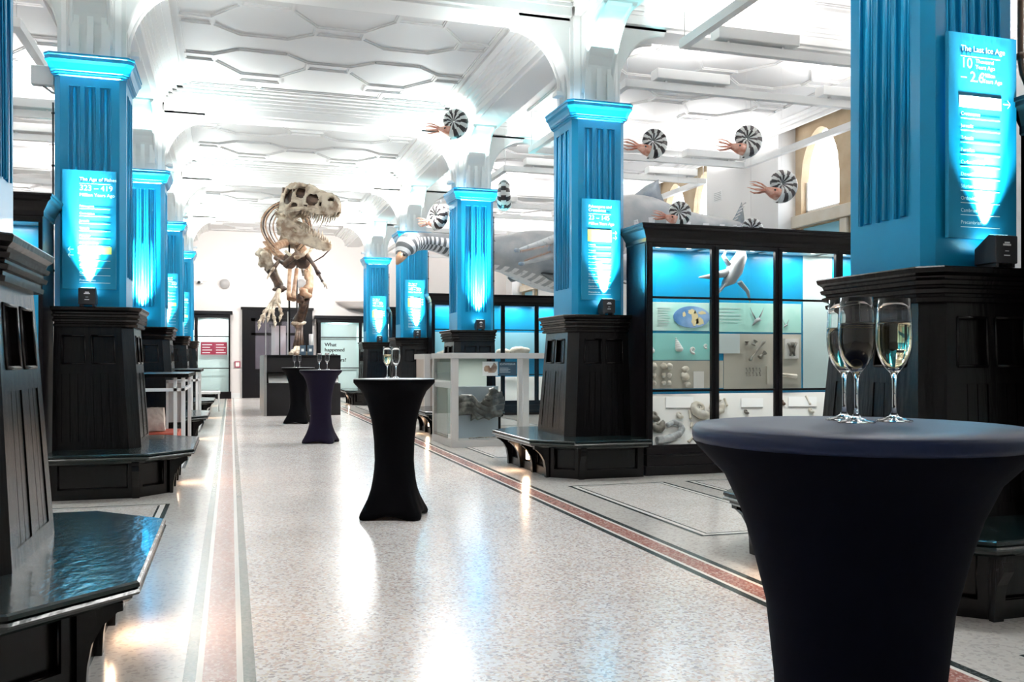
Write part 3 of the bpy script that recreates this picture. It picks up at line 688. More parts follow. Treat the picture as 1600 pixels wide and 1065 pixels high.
# ------------------------------------------------------------------ display cases
def pane(mb, q): mb.add(q, [(0, 1, 2, 3)])
def tall_case(name_note, x0, yf, bays, bw=.81, depth=.52, H=2.72, lit=True, back='blue', grp='tall black glazed display cases'):
    """front faces the camera (-Y)"""
    x1 = x0+bays*bw+.09; yb = yf+depth
    r = thing('display_case', name_note, 'display case', (x0, yf, 0), 0, grp)
    mb = MB(); mb.box((x0-.02, yf-.03, 0), (x1+.02, yb, .10)); mb.box((x0, yf-.01, .10), (x1, yb, .20)); mb.box((x0-.01, yf-.025, .20), (x1+.01, yb, .225)); mb.box((x0, yf, .225), (x1, yb, .29)); put(mb, 'base', 'frame', r, .004)
    mb = MB(); lv = [(0, H-.20), (.012, H-.19), (.012, H-.15), (.03, H-.12), (.055, H-.07), (.08, H-.05), (.08, H-.025), (.09, H-.02), (.09, H)]
    mb.loft([[(x0-o, yf-o, z), (x1+o, yf-o, z), (x1+o, yb, z), (x0-o, yb, z)] for o, z in lv]); put(mb, 'crown_moulding', 'frame', r)
    mb = MB(); mb.box((x0, yf+.01, .29), (x0+.035, yb, H-.2)); put(mb, 'side_panel', 'frame', r); mb = MB(); mb.box((x1-.035, yf+.01, .29), (x1, yb, H-.2)); put(mb, 'side_panel', 'frame', r)
    mb = MB()
    mb.box((x0, yb-.03, .29), (x1, yb, H-.2)); put(mb, 'back_panel', back, r)
    for i in range(bays):
        a = x0+.0+i*bw; b = a+bw+(.09 if i == bays-1 else 0)
        mb = MB()
        mb.box((a, yf, .29), (a+.075, yf+.045, H-.2)); mb.box((b-.02, yf, .29), (b, yf+.045, H-.2))
        mb.box((a+.075, yf, H-.245), (b-.02, yf+.045, H-.2)); mb.box((a+.075, yf, .29), (b-.02, yf+.045, .325))
        mb.box((a+.02, yf-.012, .30), (a+.055, yf, H-.21))
        d = put(mb, 'glazed_door', 'frame', r, .003)
        mb = MB(); pane(mb, [(a+.07, yf+.02, .32), (b-.015, yf+.02, .32), (b-.015, yf+.02, H-.24), (a+.07, yf+.02, H-.24)])
        g = mb.build('pane', 'glass', d); g.matrix_parent_inverse = Matrix.Translation((-x0, -yf, 0)); g.matrix_parent_inverse = Matrix.Translation((-x0, -yf, 0))
        g.parent = d; g.matrix_parent_inverse = Matrix.Identity(4)
        for zz in (.915, 1.93):
            mb = MB(); mb.box((a+.075, yf+.005, zz-.012), (b-.02, yf+.03, zz+.012)); o = mb.build('glazing_bar', 'frame', d)
        mb = MB(); mb.box((a+.075, yf+.05, H-.215), (b-.02, yb-.03, H-.205)); o = mb.build('canopy', 'white_metal', d)
        if lit:
            area('case_light', ((a+b)/2, yf+depth*.5, H-.23), (0, 0, 0), .5, .12, CASE_W, (1, .97, .92))
            for xx in (a+.22, a+.60):
                mb = MB(); mb.lathe([(.0, 0), (.03, 0), (.034, .004), (.034, .01), (0, .01)], 14, (xx, yf+.16, H-.228), cap=False); o = mb.build('downlight', 'lamp_white', d)
    return r
M['lamp_white'] = mat('case downlight', (1, 1, 1), .3, emit=((1, .97, .9), 5))
def board(name, label, cat, m, p0, p1, Y, t=.008, group=None, mats=None):
    """flat board facing the camera between two photo corners at depth Y"""
    a, b = at(*p0, Y), at(*p1, Y); o = None
    mb = MB(); mb.box((a.x, Y, b.z), (b.x, Y+t, a.z)); o = mb.build(name, m)
    return tag(o, label, cat, group)
def blob(mb, c, r, sc=(1, 1, 1), n=14, mi=0, am=.18):
    c = Vector(c); m = n//2+1; ph = [random.uniform(0, 6) for _ in range(6)]; rings = []
    for i in range(1, m):
        th = PI*i/m; ring = []
        for k in range(n):
            a = 2*PI*k/n; q = 1+am*(math.sin(2*a+ph[0]+th*2)+.6*math.sin(3*a+ph[1]-th*3)+.5*math.cos(4*th+ph[2]))*.6
            ring.append(c+Vector((sc[0]*r*q*math.sin(th)*math.cos(a), sc[1]*r*q*math.sin(th)*math.sin(a), -sc[2]*r*q*math.cos(th))))
        rings.append(ring)
    mb.loft(rings, mi, True, True)
def coil(mb, c, ux, uz, R, turns=2.3, tube=.44, mi=0, n=60, a0=0, dirn=1, growth=.17, stripes=None, nn=10, ribs=.0):
    """spiral shell in plane (ux,uz); R outer radius; returns aperture centre, tangent"""
    c, ux, uz = Vector(c), Vector(ux), Vector(uz); w = ux.cross(uz)
    rings = []
    for i in range(n+1):
        back = (1-i/n)*turns*2*PI; r = R*math.exp(-growth*back); ang = a0-dirn*back
        rc = r*(1-tube); p = c+(ux*math.cos(ang)+uz*math.sin(ang))*rc; rt = r*tube*(1+ribs*(i % 2))
        rad = (ux*math.cos(ang)+uz*math.sin(ang))
        rings.append([p+rad*(rt*math.cos(2*PI*k/nn))+w*(rt*.95*math.sin(2*PI*k/nn)) for k in range(nn)])
    if not stripes: mb.loft(rings, mi, True, True)
    else:
        # stripes lean back along the whorl: material picked per face with a phase that shifts across the tube
        N = nn; o = len(mb.v); mb.v += [tuple(p) for rg in rings for p in rg]
        for i in range(n):
            for k in range(N):
                j = (k+1) % N; lean = math.cos(2*PI*(k+.5)/N)*1.2
                ph = (i+lean) % stripes; 
                mb.f.append([o+i*N+k, o+i*N+j, o+(i+1)*N+j, o+(i+1)*N+k]); mb.m.append(1 if ph < stripes*.5 else 0); mb.sm.append(True)
        mb.f.append([o+n*N+k for k in range(N)]); mb.m.append(0); mb.sm.append(False)
    back = 0; ang = a0; p = c+(ux*math.cos(ang)+uz*math.sin(ang))*R*(1-tube)
    tn = (ux*-math.sin(ang)+uz*math.cos(ang))*dirn
    return p, tn

c1 = tall_case('tall black glazed case full of fossils behind the second right pillar', 4.29, 8.95, 5)
tall_case('tall black glazed case at the far right edge beside the large blue sign', 4.29, 8.95-PITCH, 3, lit=False, back='frame')
tall_case('tall black glazed case farther away, behind the third right column', 4.25, 19.75, 5)
tall_case('dark tall case beside the farthest right column, its glass unlit', 4.29, 25.15, 4, lit=False, back='frame')
tall_case('tall black glazed case left of the second left column', -1.60-5*.81-.09, 8.95, 5)

# contents of the near case
YB = 9.43
def panel_y(p0, p1, m, note, nm='graphic_panel', Y=YB): return board(nm, note, 'panel', m, p0, p1, Y)
panel_y((1004, 471), (1108, 517), 'mint', 'mint green panel with oval world map in the near case')
panel_y((1109, 472), (1213, 519), 'mint', 'mint green panel with bird picture in the near case')
panel_y((1214, 474), (1252, 520), 'mint', 'narrow mint panel with small bird at the right of the near case')
panel_y((1004, 520), (1112, 562), 'aqua', 'aqua panel with drawn spiral shells in the near case')
panel_y((1004, 563), (1130, 606), 'greige', 'greige board with rows of small cream fossils')
panel_y((1131, 521), (1252, 606), 'greige', 'greige board with long bones in the near case')
panel_y((1116, 521), (1156, 552), 'label', 'pale text panel between the shell panel and the long bones', Y=YB-.012)
panel_y((1255, 384), (1300, 606), 'pale_glass', 'pale panel painted as the glass reflection at the right of the near case')  # pale board stands in for the whitish reflection in this bay
# map
mb = MB(); c = at(1081, 495, YB-.008); n = 40
mb.add([c+Vector((math.cos(2*PI*i/n)*.235, 0, math.sin(2*PI*i/n)*.125)) for i in range(n)]+[c+Vector((math.cos(2*PI*i/n)*.235, .006, math.sin(2*PI*i/n)*.125)) for i in range(n)], [tuple(range(n))]+[(i, (i+1) % n, (i+1) % n+n, i+n) for i in range(n)])
for (dx, dz, sx, sz) in ((.04, -.02, .045, .085), (.0, .06, .05, .03), (.10, -.05, .05, .045), (-.10, .03, .02, .03), (.13, .05, .05, .02)):
    k0 = len(mb.v); pts = [c+Vector((dx+math.cos(2*PI*i/12)*sx*(1+.25*math.sin(3*i)), -.001, dz+math.sin(2*PI*i/12)*sz*(1+.2*math.cos(4*i)))) for i in range(12)]; mb.add(pts, [tuple(range(12))], 1)
tag(mb.build('world_map', ['map_blue', 'map_land']), 'oval blue and yellow world map in the near case', 'map')
def lines_block(note, p0, p1, n, m='label', Y=YB-.006):
    a, b = at(*p0, Y), at(*p1, Y); mb = MB()
    r = thing('text_block', note, 'text', (a.x, Y, b.z))
    for i in range(n):
        z = a.z-(a.z-b.z)*(i+.5)/n; mb.box((a.x, Y, z-.003), (a.x+(b.x-a.x)*random.uniform(.7, 1), Y+.002, z+.003))
    o = put(mb, 'text_lines', m, r); o['kind'] = 'stuff'
lines_block('faint text left of the oval map', (1008, 482), (1022, 500), 4); lines_block('faint text column beside the oval map', (1028, 478), (1050, 508), 8)
lines_block('faint text on the middle mint panel', (1117, 478), (1160, 505), 5)
# printed birds
def bird(px_, py_, s, note):
    c = at(px_, py_, YB-.01); mb = MB()
    for side in (-1, 1):
        pts = [(0, 0), (side*.045, .04), (side*.075, .12), (side*.05, .075), (side*.02, .03), (side*.01, -.02)]
        mb.add([c+Vector((x*s, 0, z*s)) for x, z in pts]+[c+Vector((x*s, .004, z*s)) for x, z in pts], [tuple(range(6)), tuple(range(6, 12))]+[(i, (i+1) % 6, (i+1) % 6+6, i+6) for i in range(6)])
    mb.tube([c+Vector((-.05*s, 0, -.05*s)), c+Vector((-.015*s, 0, -.01*s)), c+Vector((.02*s, 0, .01*s)), c+Vector((.045*s, 0, .0))], [.003*s, .018*s, .018*s, .004*s], 8)
    tag(mb.build('bird_cutout', 'grey_skin'), note, 'bird model')
bird(1183, 500, 1.25, 'pale bird with raised wings on the middle mint panel'); bird(1228, 508, .6, 'small pale bird on the narrow right mint panel')
for i, (x, y, R) in enumerate(((1018, 541, .045), (1060, 538, .055), (1083, 546, .05), (1103, 540, .035))):
    mb = MB(); c = at(x, y, YB-.02)
    if i < 2:
        for j in range(6): mb.ball(c+Vector((-.03+.008*j+(-.02 if i == 0 else 0), 0, .07-.024*j)), .010+.007*j, 12, sc=(1.2, .5, .8))
    else: coil(mb, c, (1, 0, 0), (0, 0, 1), R*1.2, 2.4, .3, a0=-1.2, nn=8)
    tag(mb.build('spiral_shell', 'shell_white'), ['tall turreted shell at the left of the aqua panel', 'larger turreted shell in the middle of the aqua panel', 'round coiled shell on the aqua panel', 'small coiled shell at the right end of the aqua panel'][i], 'shell')
# rows of small cream fossils
q = 0
cols = ['first', 'second', 'third']; rows = ['top', 'middle', 'bottom']
for ci, x in enumerate((1022, 1037, 1046)):
    for ri, y in enumerate((572, 586, 598)):
        mb = MB(); blob(mb, at(x, y, YB-.035), (.04 if ri == 0 else .027), (1, .7, 1)); q += 1
        tag(mb.build('small_fossil', 'fossil_light'), 'small cream fossil, %s of the %s column on the greige board' % (rows[ri], cols[ci]), 'fossil', 'small cream fossils in columns')
for i, (x, y, r) in enumerate(((1071, 576, .04), (1070, 588, .055), (1074, 600, .036))):
    mb = MB(); blob(mb, at(x, y, YB-.04), r, (1.1, .6, .8)); tag(mb.build('fossil_vertebra', 'fossil_light'), ['top', 'largest middle', 'bottom'][i]+' of three stacked cream vertebrae', 'fossil', 'stacked cream vertebrae')
board('white_caption_card', 'white caption card right of the cream vertebrae', 'card', 'board', (1084, 580), (1100, 606), YB-.02)
# long bones
def bone(mb, a, b, r, f0=1.7, f1=1.7, mi=0, n=8, bend=None):
    a, b = Vector(a), Vector(b); pts = []; rr = []
    for t, k in ((0, f0*.55), (.04, f0), (.1, f0*.95), (.2, 1.1), (.5, .85), (.8, 1.0), (.9, f1*.95), (.96, f1), (1, f1*.55)):
        p = a.lerp(b, t)
        if bend is not None: p = p+Vector(bend)*math.sin(PI*t)
        pts.append(p); rr.append(r*k)
    mb.tube(pts, rr, n, mi)
for i, (a, b, r, nt) in enumerate((((1195, 532), (1171, 563), .011, 'long thin dark bone lying diagonally'), ((1196, 550), (1186, 558), .014, 'short knobbed dark bone below the long bone'), ((1167, 533), (1167, 539), .014, 'smallest dark bone at the upper left of the bone group'), ((1181, 532), (1177, 539), .014, 'small dark bone left of the long bone'), ((1222, 530), (1210, 548), .006, 'thin dark rod crossing behind the door stile'))):
    mb = MB(); bone(mb, at(*a, YB-.03), at(*b, YB-.03), r*1.25); tag(mb.build('long_bone', 'fossil'), nt, 'fossil')
for i in range(10):
    mb = MB(); x = 1166+(i % 5)*5.2; y = 577 if i < 5 else 584
    bone(mb, at(x, y-3, YB-.02), at(x+1.5, y+3, YB-.02), .006); tag(mb.build('toe_bone', 'fossil'), 'tiny dark toe bone in two short rows under the long bones', 'fossil', 'tiny toe bones in two rows')
board('fossil_plaque', 'cream plaque with a dark fossil fish skull in the near case', 'plaque', 'board', (1227, 529), (1248, 560), YB-.03, .03)
mb = MB(); c = at(1238, 544, YB-.045); 
for e in (-1, 1): mb.tube([c+Vector((e*.055, 0, .07)), c+Vector((e*.03, 0, .02)), c+Vector((e*.02, 0, -.05)), c+Vector((e*.03, 0, -.09))], [.02, .017, .014, .012], 8)
mb.ball(c+Vector((0, 0, .05)), .03, 10, sc=(1.4, .5, 1)); mb.ball(c+Vector((0, 0, -.03)), .02, 10, sc=(1.2, .5, 2)); tag(mb.build('fossil_skull', 'fossil'), 'dark fossil skull mounted on the cream plaque', 'fossil')
board('fossil_tray', 'wide pale tray holding a long slim jaw fossil', 'plaque', 'greige', (1199, 572), (1248, 600), YB-.03, .03)
mb = MB(); mb.tube([at(1213, 583, YB-.05), at(1230, 585, YB-.05), at(1244, 588, YB-.05)], [.006, .012, .03], 8); mb.tube([at(1213, 587, YB-.05), at(1230, 588, YB-.05), at(1244, 589, YB-.05)], [.005, .01, .02], 8)
tag(mb.build('jaw_fossil', 'fossil_light'), 'long slim jaw fossil on the wide pale tray', 'fossil')
# sloping shelf with big fossils
mb = MB(); x0, x1 = 4.34, 8.3
mb.add([(x0, 9.0, .30), (x1, 9.0, .30), (x1, 9.41, .86), (x0, 9.41, .86), (x0, 9.41, .30), (x1, 9.41, .30)], [(0, 1, 2, 3), (0, 4, 5, 1), (3, 2, 5, 4), (0, 3, 4), (1, 5, 2)])
tag(mb.build('sloping_shelf', 'board'), 'white sloping shelf board at the bottom of the near case', 'shelf')
def on_slope(x, y, lift=.0):
    """point on the slope plane seen at photo pixel"""
    d = at(x, y, 1.0); o = Vector((0, 0, CAM_H)); d = d-o
    p0 = Vector((4.34, 9.0, .30)); nr = Vector((0, -.56, .41)).normalized()
    t = (p0+nr*lift-o).dot(nr)/d.dot(nr); return o+d*t
SU = Vector((0, .41, .56)).normalized(); SN = Vector((0, -.56, .41)).normalized()
def slope_coil(x, y, R, m, nt, tb=.4, a0=-1.0, ribs=.12):
    mb = MB(); coil(mb, on_slope(x, y, R*.35), (1, 0, 0), SU, R, 2.2, tb, a0=a0, ribs=ribs, n=44); tag(mb.build('ammonite_fossil', m), nt, 'fossil')
slope_coil(1023, 648, .085, 'fossil', 'dark coiled fossil at the upper left of the sloping shelf'); slope_coil(1026, 665, .115, 'fossil', 'largest ribbed brown ammonite at the left of the sloping shelf', .5, .6)
slope_coil(1062, 647, .06, 'fossil_light', 'cream curled fossil in the middle of the sloping shelf', .42); slope_coil(1093, 637, .16, 'fossil_light', 'big cream coiled fossil behind the door stile', .35); slope_coil(1117, 636, .13, 'fossil_light', 'striped cream coil right of the first door stile', .3, .3, .3)
slope_coil(1222, 627, .055, 'fossil_brown', 'small brown round fossil in the third bay'); slope_coil(1267, 640, .05, 'fossil_light', 'small cream shell at the right end of the sloping shelf'); slope_coil(1096, 682, .05, 'fossil_brown', 'small brown coil low beside the first stile'); slope_coil(1166, 642, .045, 'fossil', 'small dark coil in the second bay')
mb = MB(); pts = [on_slope(x, y, .04) for x, y in ((1042, 664), (1052, 659), (1062, 662), (1066, 669), (1062, 677), (1050, 683), (1036, 687), (1024, 688))]
pp = []; rr = []
for i in range(len(pts)-1):
    for j in range(5): pp.append(pts[i].lerp(pts[i+1], j/5)); rr.append((.024+.0035*i)*(1.12 if j % 2 else .95))
mb.tube(pp, rr, 10); tag(mb.build('ribbed_fossil', 'fossil_grey'), 'grey ribbed hook shaped fossil at the left of the sloping shelf', 'fossil')
for pl, nt in ((((1077, 641), (1079, 654)), 'thin straight cream fossil rod'), (((1081, 660), (1080, 668)), 'short thick cream fossil'), (((1075, 690), (1086, 680)), 'curved cream fossil near the front of the shelf'), (((1132, 622), (1136, 634)), 'thin dark rod leaning in the second bay'), (((1122, 619), (1126, 626)), 'tiny dark rod at the top of the second bay'), (((1259, 618), (1266, 632)), 'long thin cream spine in the third bay')):
    mb = MB(); bone(mb, on_slope(*pl[0], .02), on_slope(*pl[1], .02), .014, 1.2, 1.2); tag(mb.build('rod_fossil', 'fossil_light'), nt, 'fossil')
for i, (a, b) in enumerate((((1040, 620), (1083, 637)), ((1158, 622), (1192, 636)), ((1232, 620), (1276, 635)))):
    A, B = on_slope(a[0], a[1], .012), on_slope(b[0], a[1], .012); C2, D2 = on_slope(b[0], b[1], .012), on_slope(a[0], b[1], .012)
    mb = MB(); mb.slab([D2, C2, B, A], [0, 1], [0, 1], set(), .006); mb.slab([A, B, C2, D2], [0, 1], [0, 1], set(), .004); tag(mb.build('caption_card', 'white_metal'), 'white caption card on the slope, %s bay of the near case' % ['first', 'second', 'third'][i], 'card')
# grey marine reptile model in the case
r = thing('reptile_model', 'small grey swimming reptile model hanging in the near case', 'model', at(1148, 425, 9.25))
mb = MB(); A = lambda x, y, Y=9.22: at(x, y, Y)
mb.tube([A(1160, 385), A(1158, 400), A(1148, 420), A(1140, 437), A(1130, 445)], [.02, .07, .10, .075, .03], 12)
mb.tube([A(1140, 425), A(1128, 428), A(1118, 429), A(1108, 432), A(1092, 433)], [.05, .045, .04, .03, .008], 10); put(mb, 'body', 'grey_skin', r)
for pts in ([(1135, 440), (1126, 452), (1116, 466)], [(1155, 440), (1168, 455), (1172, 472)], [(1140, 415), (1130, 400), (1135, 390)]):
    mb = MB(); mb.tube([A(*p) for p in pts], [.05, .035, .008], 8, flat=.5); put(mb, 'flipper', 'grey_skin', r)
mb = MB(); mb.tube([A(1160, 386), Vector((A(1160, 386).x, 9.22, 2.5))], .003, 4); put(mb, 'wire', 'wire', r)
# farther case contents
board('graphic_panel', 'pale blue sea picture low in the farther case behind the third right column', 'panel', 'blue_blind', (672, 518), (900, 560), 20.2)
mb = MB(); mb.add([(4.3, 19.8, .30), (8.2, 19.8, .30), (8.2, 20.2, .86), (4.3, 20.2, .86), (4.3, 20.2, .3), (8.2, 20.2, .3)], [(0, 1, 2, 3), (0, 4, 5, 1), (3, 2, 5, 4), (0, 3, 4), (1, 5, 2)]); tag(mb.build('sloping_shelf', 'board'), 'white sloping shelf in the farther case', 'shelf')
for i, (x, y, s) in enumerate(((812, 548, .15), (786, 550, .12), (694, 552, .10))):
    mb = MB(); blob(mb, at(x, y, 20.05), s, (1.6, .5, .7)); tag(mb.build('rock_fossil', 'fossil_light'), ['largest', 'middle', 'leftmost'][i]+' pale rock fossil in the farther case', 'fossil')

# ------------------------------------------------------------------ grey glass cabinet with the ichthyosaur fossil
gx0, gx1, gy0, gy1, gz = 3.0, 4.56, 12.6, 13.92, 1.35
r = thing('glass_cabinet', 'low pale grey framed glass cabinet holding a dark flattened fossil', 'display case', (gx0, gy0, 0))
mb = MB(); mb.box((gx0, gy0, 0), (gx1, gy1, .10)); put(mb, 'base', 'grey_frame', r, .004)
mb = MB(); mb.box((gx0-.01, gy0-.01, 1.27), (gx1+.01, gy1+.01, gz)); put(mb, 'top', 'grey_frame', r, .004)
for x, y in ((gx0, gy0), (gx1-.1, gy0), (gx0, gy1-.1), (gx1-.1, gy1-.1), (4.0, gy0)):
    mb = MB(); mb.box((x, y, .10), (x+(.10 if x != 4.0 else .06), y+.08, 1.27)); put(mb, 'post', 'grey_frame', r)
mb = MB(); mb.box((gx0+.1, gy1-.12, .1), (3.85, gy1-.09, 1.27)); put(mb, 'back_panel', 'sage', r)
mb = MB(); mb.box((gx0+.02, gy0+.1, .84), (gx0+.05, gy1-.1, .94)); put(mb, 'side_rail', 'white_metal', r)
mb = MB(); mb.box((gx0+.055, gy0+.5, .1), (gx0+.065, gy1-.1, .83)); put(mb, 'side_panel', 'sage', r); mb = MB(); mb.box((gx0+.055, gy0+.1, .95), (gx0+.065, gy1-.1, 1.22)); put(mb, 'side_panel', 'sage', r)
for q in ([(gx0+.1, gy0+.03, .1), (gx1-.1, gy0+.03, .1), (gx1-.1, gy0+.03, 1.27), (gx0+.1, gy0+.03, 1.27)], [(gx0+.01, gy0+.08, .1), (gx0+.01, gy1-.08, .1), (gx0+.01, gy1-.08, 1.27), (gx0+.01, gy0+.08, 1.27)]):
    mb = MB(); pane(mb, q); put(mb, 'pane', 'glass', r)
M['blue_board'] = mat('pale blue grey board', (.40, .46, .50), .5)
mb = MB(); mb.box((3.12, 12.98, .10), (3.80, 13.02, .86)); tag(mb.build('backing_board', 'blue_board'), 'pale blue grey board behind the flattened fossil', 'board')
def grid_plate(mb, f_in, x0, x1, z0, z1, nx, nz, pos, mi=0):
    dx, dz = (x1-x0)/nx, (z1-z0)/nz; idx = {}
    def vid(i, j):
        if (i, j) not in idx: idx[(i, j)] = len(mb.v); mb.v.append(tuple(pos(x0+i*dx, z0+j*dz)))
        return idx[(i, j)]
    for i in range(nx):
        for j in range(nz):
            if f_in(x0+(i+.5)*dx, z0+(j+.5)*dz):
                mb.f.append([vid(i, j), vid(i+1, j), vid(i+1, j+1), vid(i, j+1)]); mb.m.append(mi); mb.sm.append(True)
# wing shaped flattened fossil: two lobes joined at the middle, with ridges
def wing_in(x, z):
    a = ((x+.16)/.20)**2+((z-.0)/.16)**2 < 1 or ((x-.20)/.19)**2+((z-.05)/.22)**2 < 1
    notch = z > .04+abs(x-.02)*1.1 and abs(x-.02) < .16
    mid = abs(x) < .2 and -.17 < z < -.02
    return (a or mid) and not notch and not (z < -.12 and x < -.1)
fc = Vector((3.46, 12.93, .56))
mb = MB(); grid_plate(mb, wing_in, -.38, .42, -.25, .3, 60, 42, lambda x, z: fc+Vector((x, -.03*abs(math.sin(z*38+x*9+2*math.sin(x*12)))-.02*math.sin(x*25), z)))
o = mb.build('flattened_fossil', 'fossil_slab'); sm = o.modifiers.new('thick', 'SOLIDIFY'); sm.thickness = .05; sm.offset = -1
tag(o, 'dark wing shaped flattened fossil skull in the grey glass cabinet', 'fossil')
mb = MB()
for i in range(16): blob(mb, (3.3+i*.028+random.uniform(-.01, .01), 12.8+random.uniform(-.03, .03), .115+i*.0005), .017, (1.2, .8, .6), 8)
o = tag(mb.build('bone_fragments', 'fossil'), 'heap of small dark bone fragments on the cabinet floor', 'fossil'); o['kind'] = 'stuff'
r = thing('picture_card', 'white card with a brown fossil photo in the grey cabinet', 'card', (3.6, 12.66, 1.1))
mb = MB(); mb.box((3.47, 12.66, 1.02), (3.70, 12.668, 1.225)); put(mb, 'card', 'white_metal', r)
mb = MB(); grid_plate(mb, wing_in, -.38, .42, -.25, .3, 30, 22, lambda x, z: Vector((3.585+x*.26, 12.655, 1.12+z*.32))); put(mb, 'fossil_photo', 'fossil_brown', r)
r = thing('name_sign', 'slate blue sign reading ICHTHYOSAUR in the grey cabinet', 'sign', (3.85, 12.66, 1.1))
mb = MB(); mb.box((3.715, 12.66, 1.02), (3.985, 12.668, 1.225)); put(mb, 'panel', 'slate', r)
mb = MB(); text(mb, 'ICHTHYOSAUR', .04, (3.73, 12.66, 1.175), (1, 0, 0), (0, 0, 1), maxw=.235)
for i in range(4): mb.box((3.73, 12.657, 1.13-.02*i), (3.73+.13+.03*(i % 2), 12.659, 1.134-.02*i))
put(mb, 'lettering', 'sign_white', r)
area('cabinet_light', (3.6, 13.2, 1.25), (0, 0, 0), .8, .3, 9, (1, .98, .95))
# second grey cabinet behind
r = thing('grey_cabinet', 'plain pale grey cabinet with tan side panel behind the glass cabinet', 'display case', (3.4, 16.5, 0))
mb = MB(); mb.box((3.42, 16.5, 0), (4.6, 17.5, .1)); put(mb, 'base', 'grey_frame', r); mb = MB(); mb.box((3.42, 16.5, 1.26), (4.6, 17.5, 1.36)); put(mb, 'top', 'grey_frame', r)
mb = MB(); mb.box((3.42, 16.5, .1), (3.52, 16.6, 1.26)); put(mb, 'post', 'grey_frame', r); mb = MB(); mb.box((4.5, 16.5, .1), (4.6, 16.6, 1.26)); put(mb, 'post', 'grey_frame', r)
mb = MB(); mb.box((3.52, 16.54, .1), (4.5, 16.58, 1.26)); put(mb, 'front_panel', 'tan_panel', r); mb = MB(); mb.box((3.45, 16.6, .1), (3.49, 17.45, 1.26)); put(mb, 'side_panel', 'tan_panel', r)

# ------------------------------------------------------------------ cocktail tables and champagne flutes
def cocktail_table(X, Y, H, R, m, mtop, label, rot):
    r = thing('cocktail_table', label, 'table', (X, Y, 0), rot, 'round tables in stretch covers')
    navy = mtop == 'fabric_top'
    prof = ([] if navy else [(H-.006, R+.001)])+[(H-.03, R), (H-.045, R-.012), (H-.07, R*.89), (H-.10, R*.80), (H-.17, R*.70), (H-.24, R*.635), (H-.35, R*.55), (H-.50, R*.50), (H-.65, R*.485),
            (.38, R*.50), (.30, R*.54), (.22, R*.60), (.15, R*.67), (.09, R*.75), (.045, R*.81), (.02, R*.825), (0, R*.80)]
    n = 64; rings = []
    for z, q in prof:
        lob = max(0, (.40-z)/.40)**1.3*.17; ring = []
        for k in range(n):
            a = 2*PI*k/n; f = 1+lob*math.cos(4*a)+lob*.25*math.cos(8*a)
            lift = .035*(1-math.cos(4*a))*.5*max(0, 1-z/.12)
            crease = 1+.006*math.sin(24*a)*max(0, 1-abs(z-(H-.05))/.2)
            ring.append((q*f*crease*math.cos(a), q*f*crease*math.sin(a), z+lift))
        rings.append(ring)
    mb = MB(); mb.loft(rings[::-1], 0, False, True); mb.build('stretch_cover', m, r)
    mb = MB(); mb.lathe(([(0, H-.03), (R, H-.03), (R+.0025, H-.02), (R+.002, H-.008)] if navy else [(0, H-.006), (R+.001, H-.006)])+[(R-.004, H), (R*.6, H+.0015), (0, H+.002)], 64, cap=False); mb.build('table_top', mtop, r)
    for k in range(4):
        a = PI/2*k; mb = MB(); mb.lathe([(0, 0), (.03, 0), (.034, .01), (.03, .03), (0, .035)], 12, (R*.86*math.cos(a), R*.86*math.sin(a), 0), cap=False); mb.build('foot', m, r)
    return r
BT = floor_at(1340, 665, 1.12)
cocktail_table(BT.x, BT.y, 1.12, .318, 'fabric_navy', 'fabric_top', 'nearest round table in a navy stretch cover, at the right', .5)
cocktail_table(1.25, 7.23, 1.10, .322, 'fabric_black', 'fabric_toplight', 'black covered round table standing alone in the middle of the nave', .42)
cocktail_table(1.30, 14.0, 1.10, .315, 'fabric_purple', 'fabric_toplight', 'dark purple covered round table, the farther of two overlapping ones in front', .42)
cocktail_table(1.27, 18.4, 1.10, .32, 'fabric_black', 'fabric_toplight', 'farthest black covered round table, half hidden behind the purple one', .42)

def flute(p, fill, label, small=False):
    r = thing('champagne_flute', label, 'glass', p, random.uniform(0, 3), 'champagne flutes on the tables')
    out = [(.0, .0), (.036, .0), (.0375, .0012), (.036, .0028), (.022, .006), (.010, .011), (.0055, .018), (.0042, .03), (.0038, .06), (.0045, .088), (.0075, .100), (.015, .108), (.024, .120), (.031, .137), (.0348, .155), (.0358, .172), (.0352, .195), (.0335, .225), (.0312, .254)]
    inn = [(.0303, .254), (.0326, .225), (.0342, .195), (.0348, .172), (.0338, .155), (.030, .138), (.023, .1215), (.014, .1105), (.006, .107), (0, .106)]
    mb = MB(); mb.lathe(out+inn, 40, cap=False); mb.build('glass_bowl', 'flute', r)
    if fill:
        prof = [(0, .1065)]+[(max(a-.0004, 0), b+.0004) for a, b in inn[::-1][1:] if b < fill]
        rt = prof[-1][0]; prof += [(rt, fill), (0, fill)]
        mb = MB(); mb.lathe(prof, 40, cap=False); mb.build('champagne', 'wine', r)
        mb = MB(); mb.lathe([(rt-.0035, fill+.0004), (rt-.0002, fill+.0004), (rt-.0002, fill+.0022), (rt-.0035, fill+.0012), (rt-.0035, fill+.0004)], 40, cap=False); mb.build('bubble_ring', 'foam', r)
    return r
TH = 1.1225
flute(floor_at(1338, 660, TH), .200, 'champagne flute in front of the overlapping pair on the nearest table')
flute(floor_at(1319, 656, TH), .193, 'champagne flute half hidden behind another on the nearest table')
flute(floor_at(1397, 658, TH), .203, 'champagne flute standing apart at the right on the nearest table')
flute(Vector((1.205, 7.30, 1.1025)), .190, 'champagne flute with pale wine on the lone middle table')
flute(Vector((1.29, 7.38, 1.1025)), None, 'empty flute beside the filled one on the lone middle table')
flute(Vector((1.28, 14.0, 1.1025)), None, 'left empty flute on the dark purple table'); flute(Vector((1.40, 14.05, 1.1025)), None, 'right empty flute on the dark purple table')
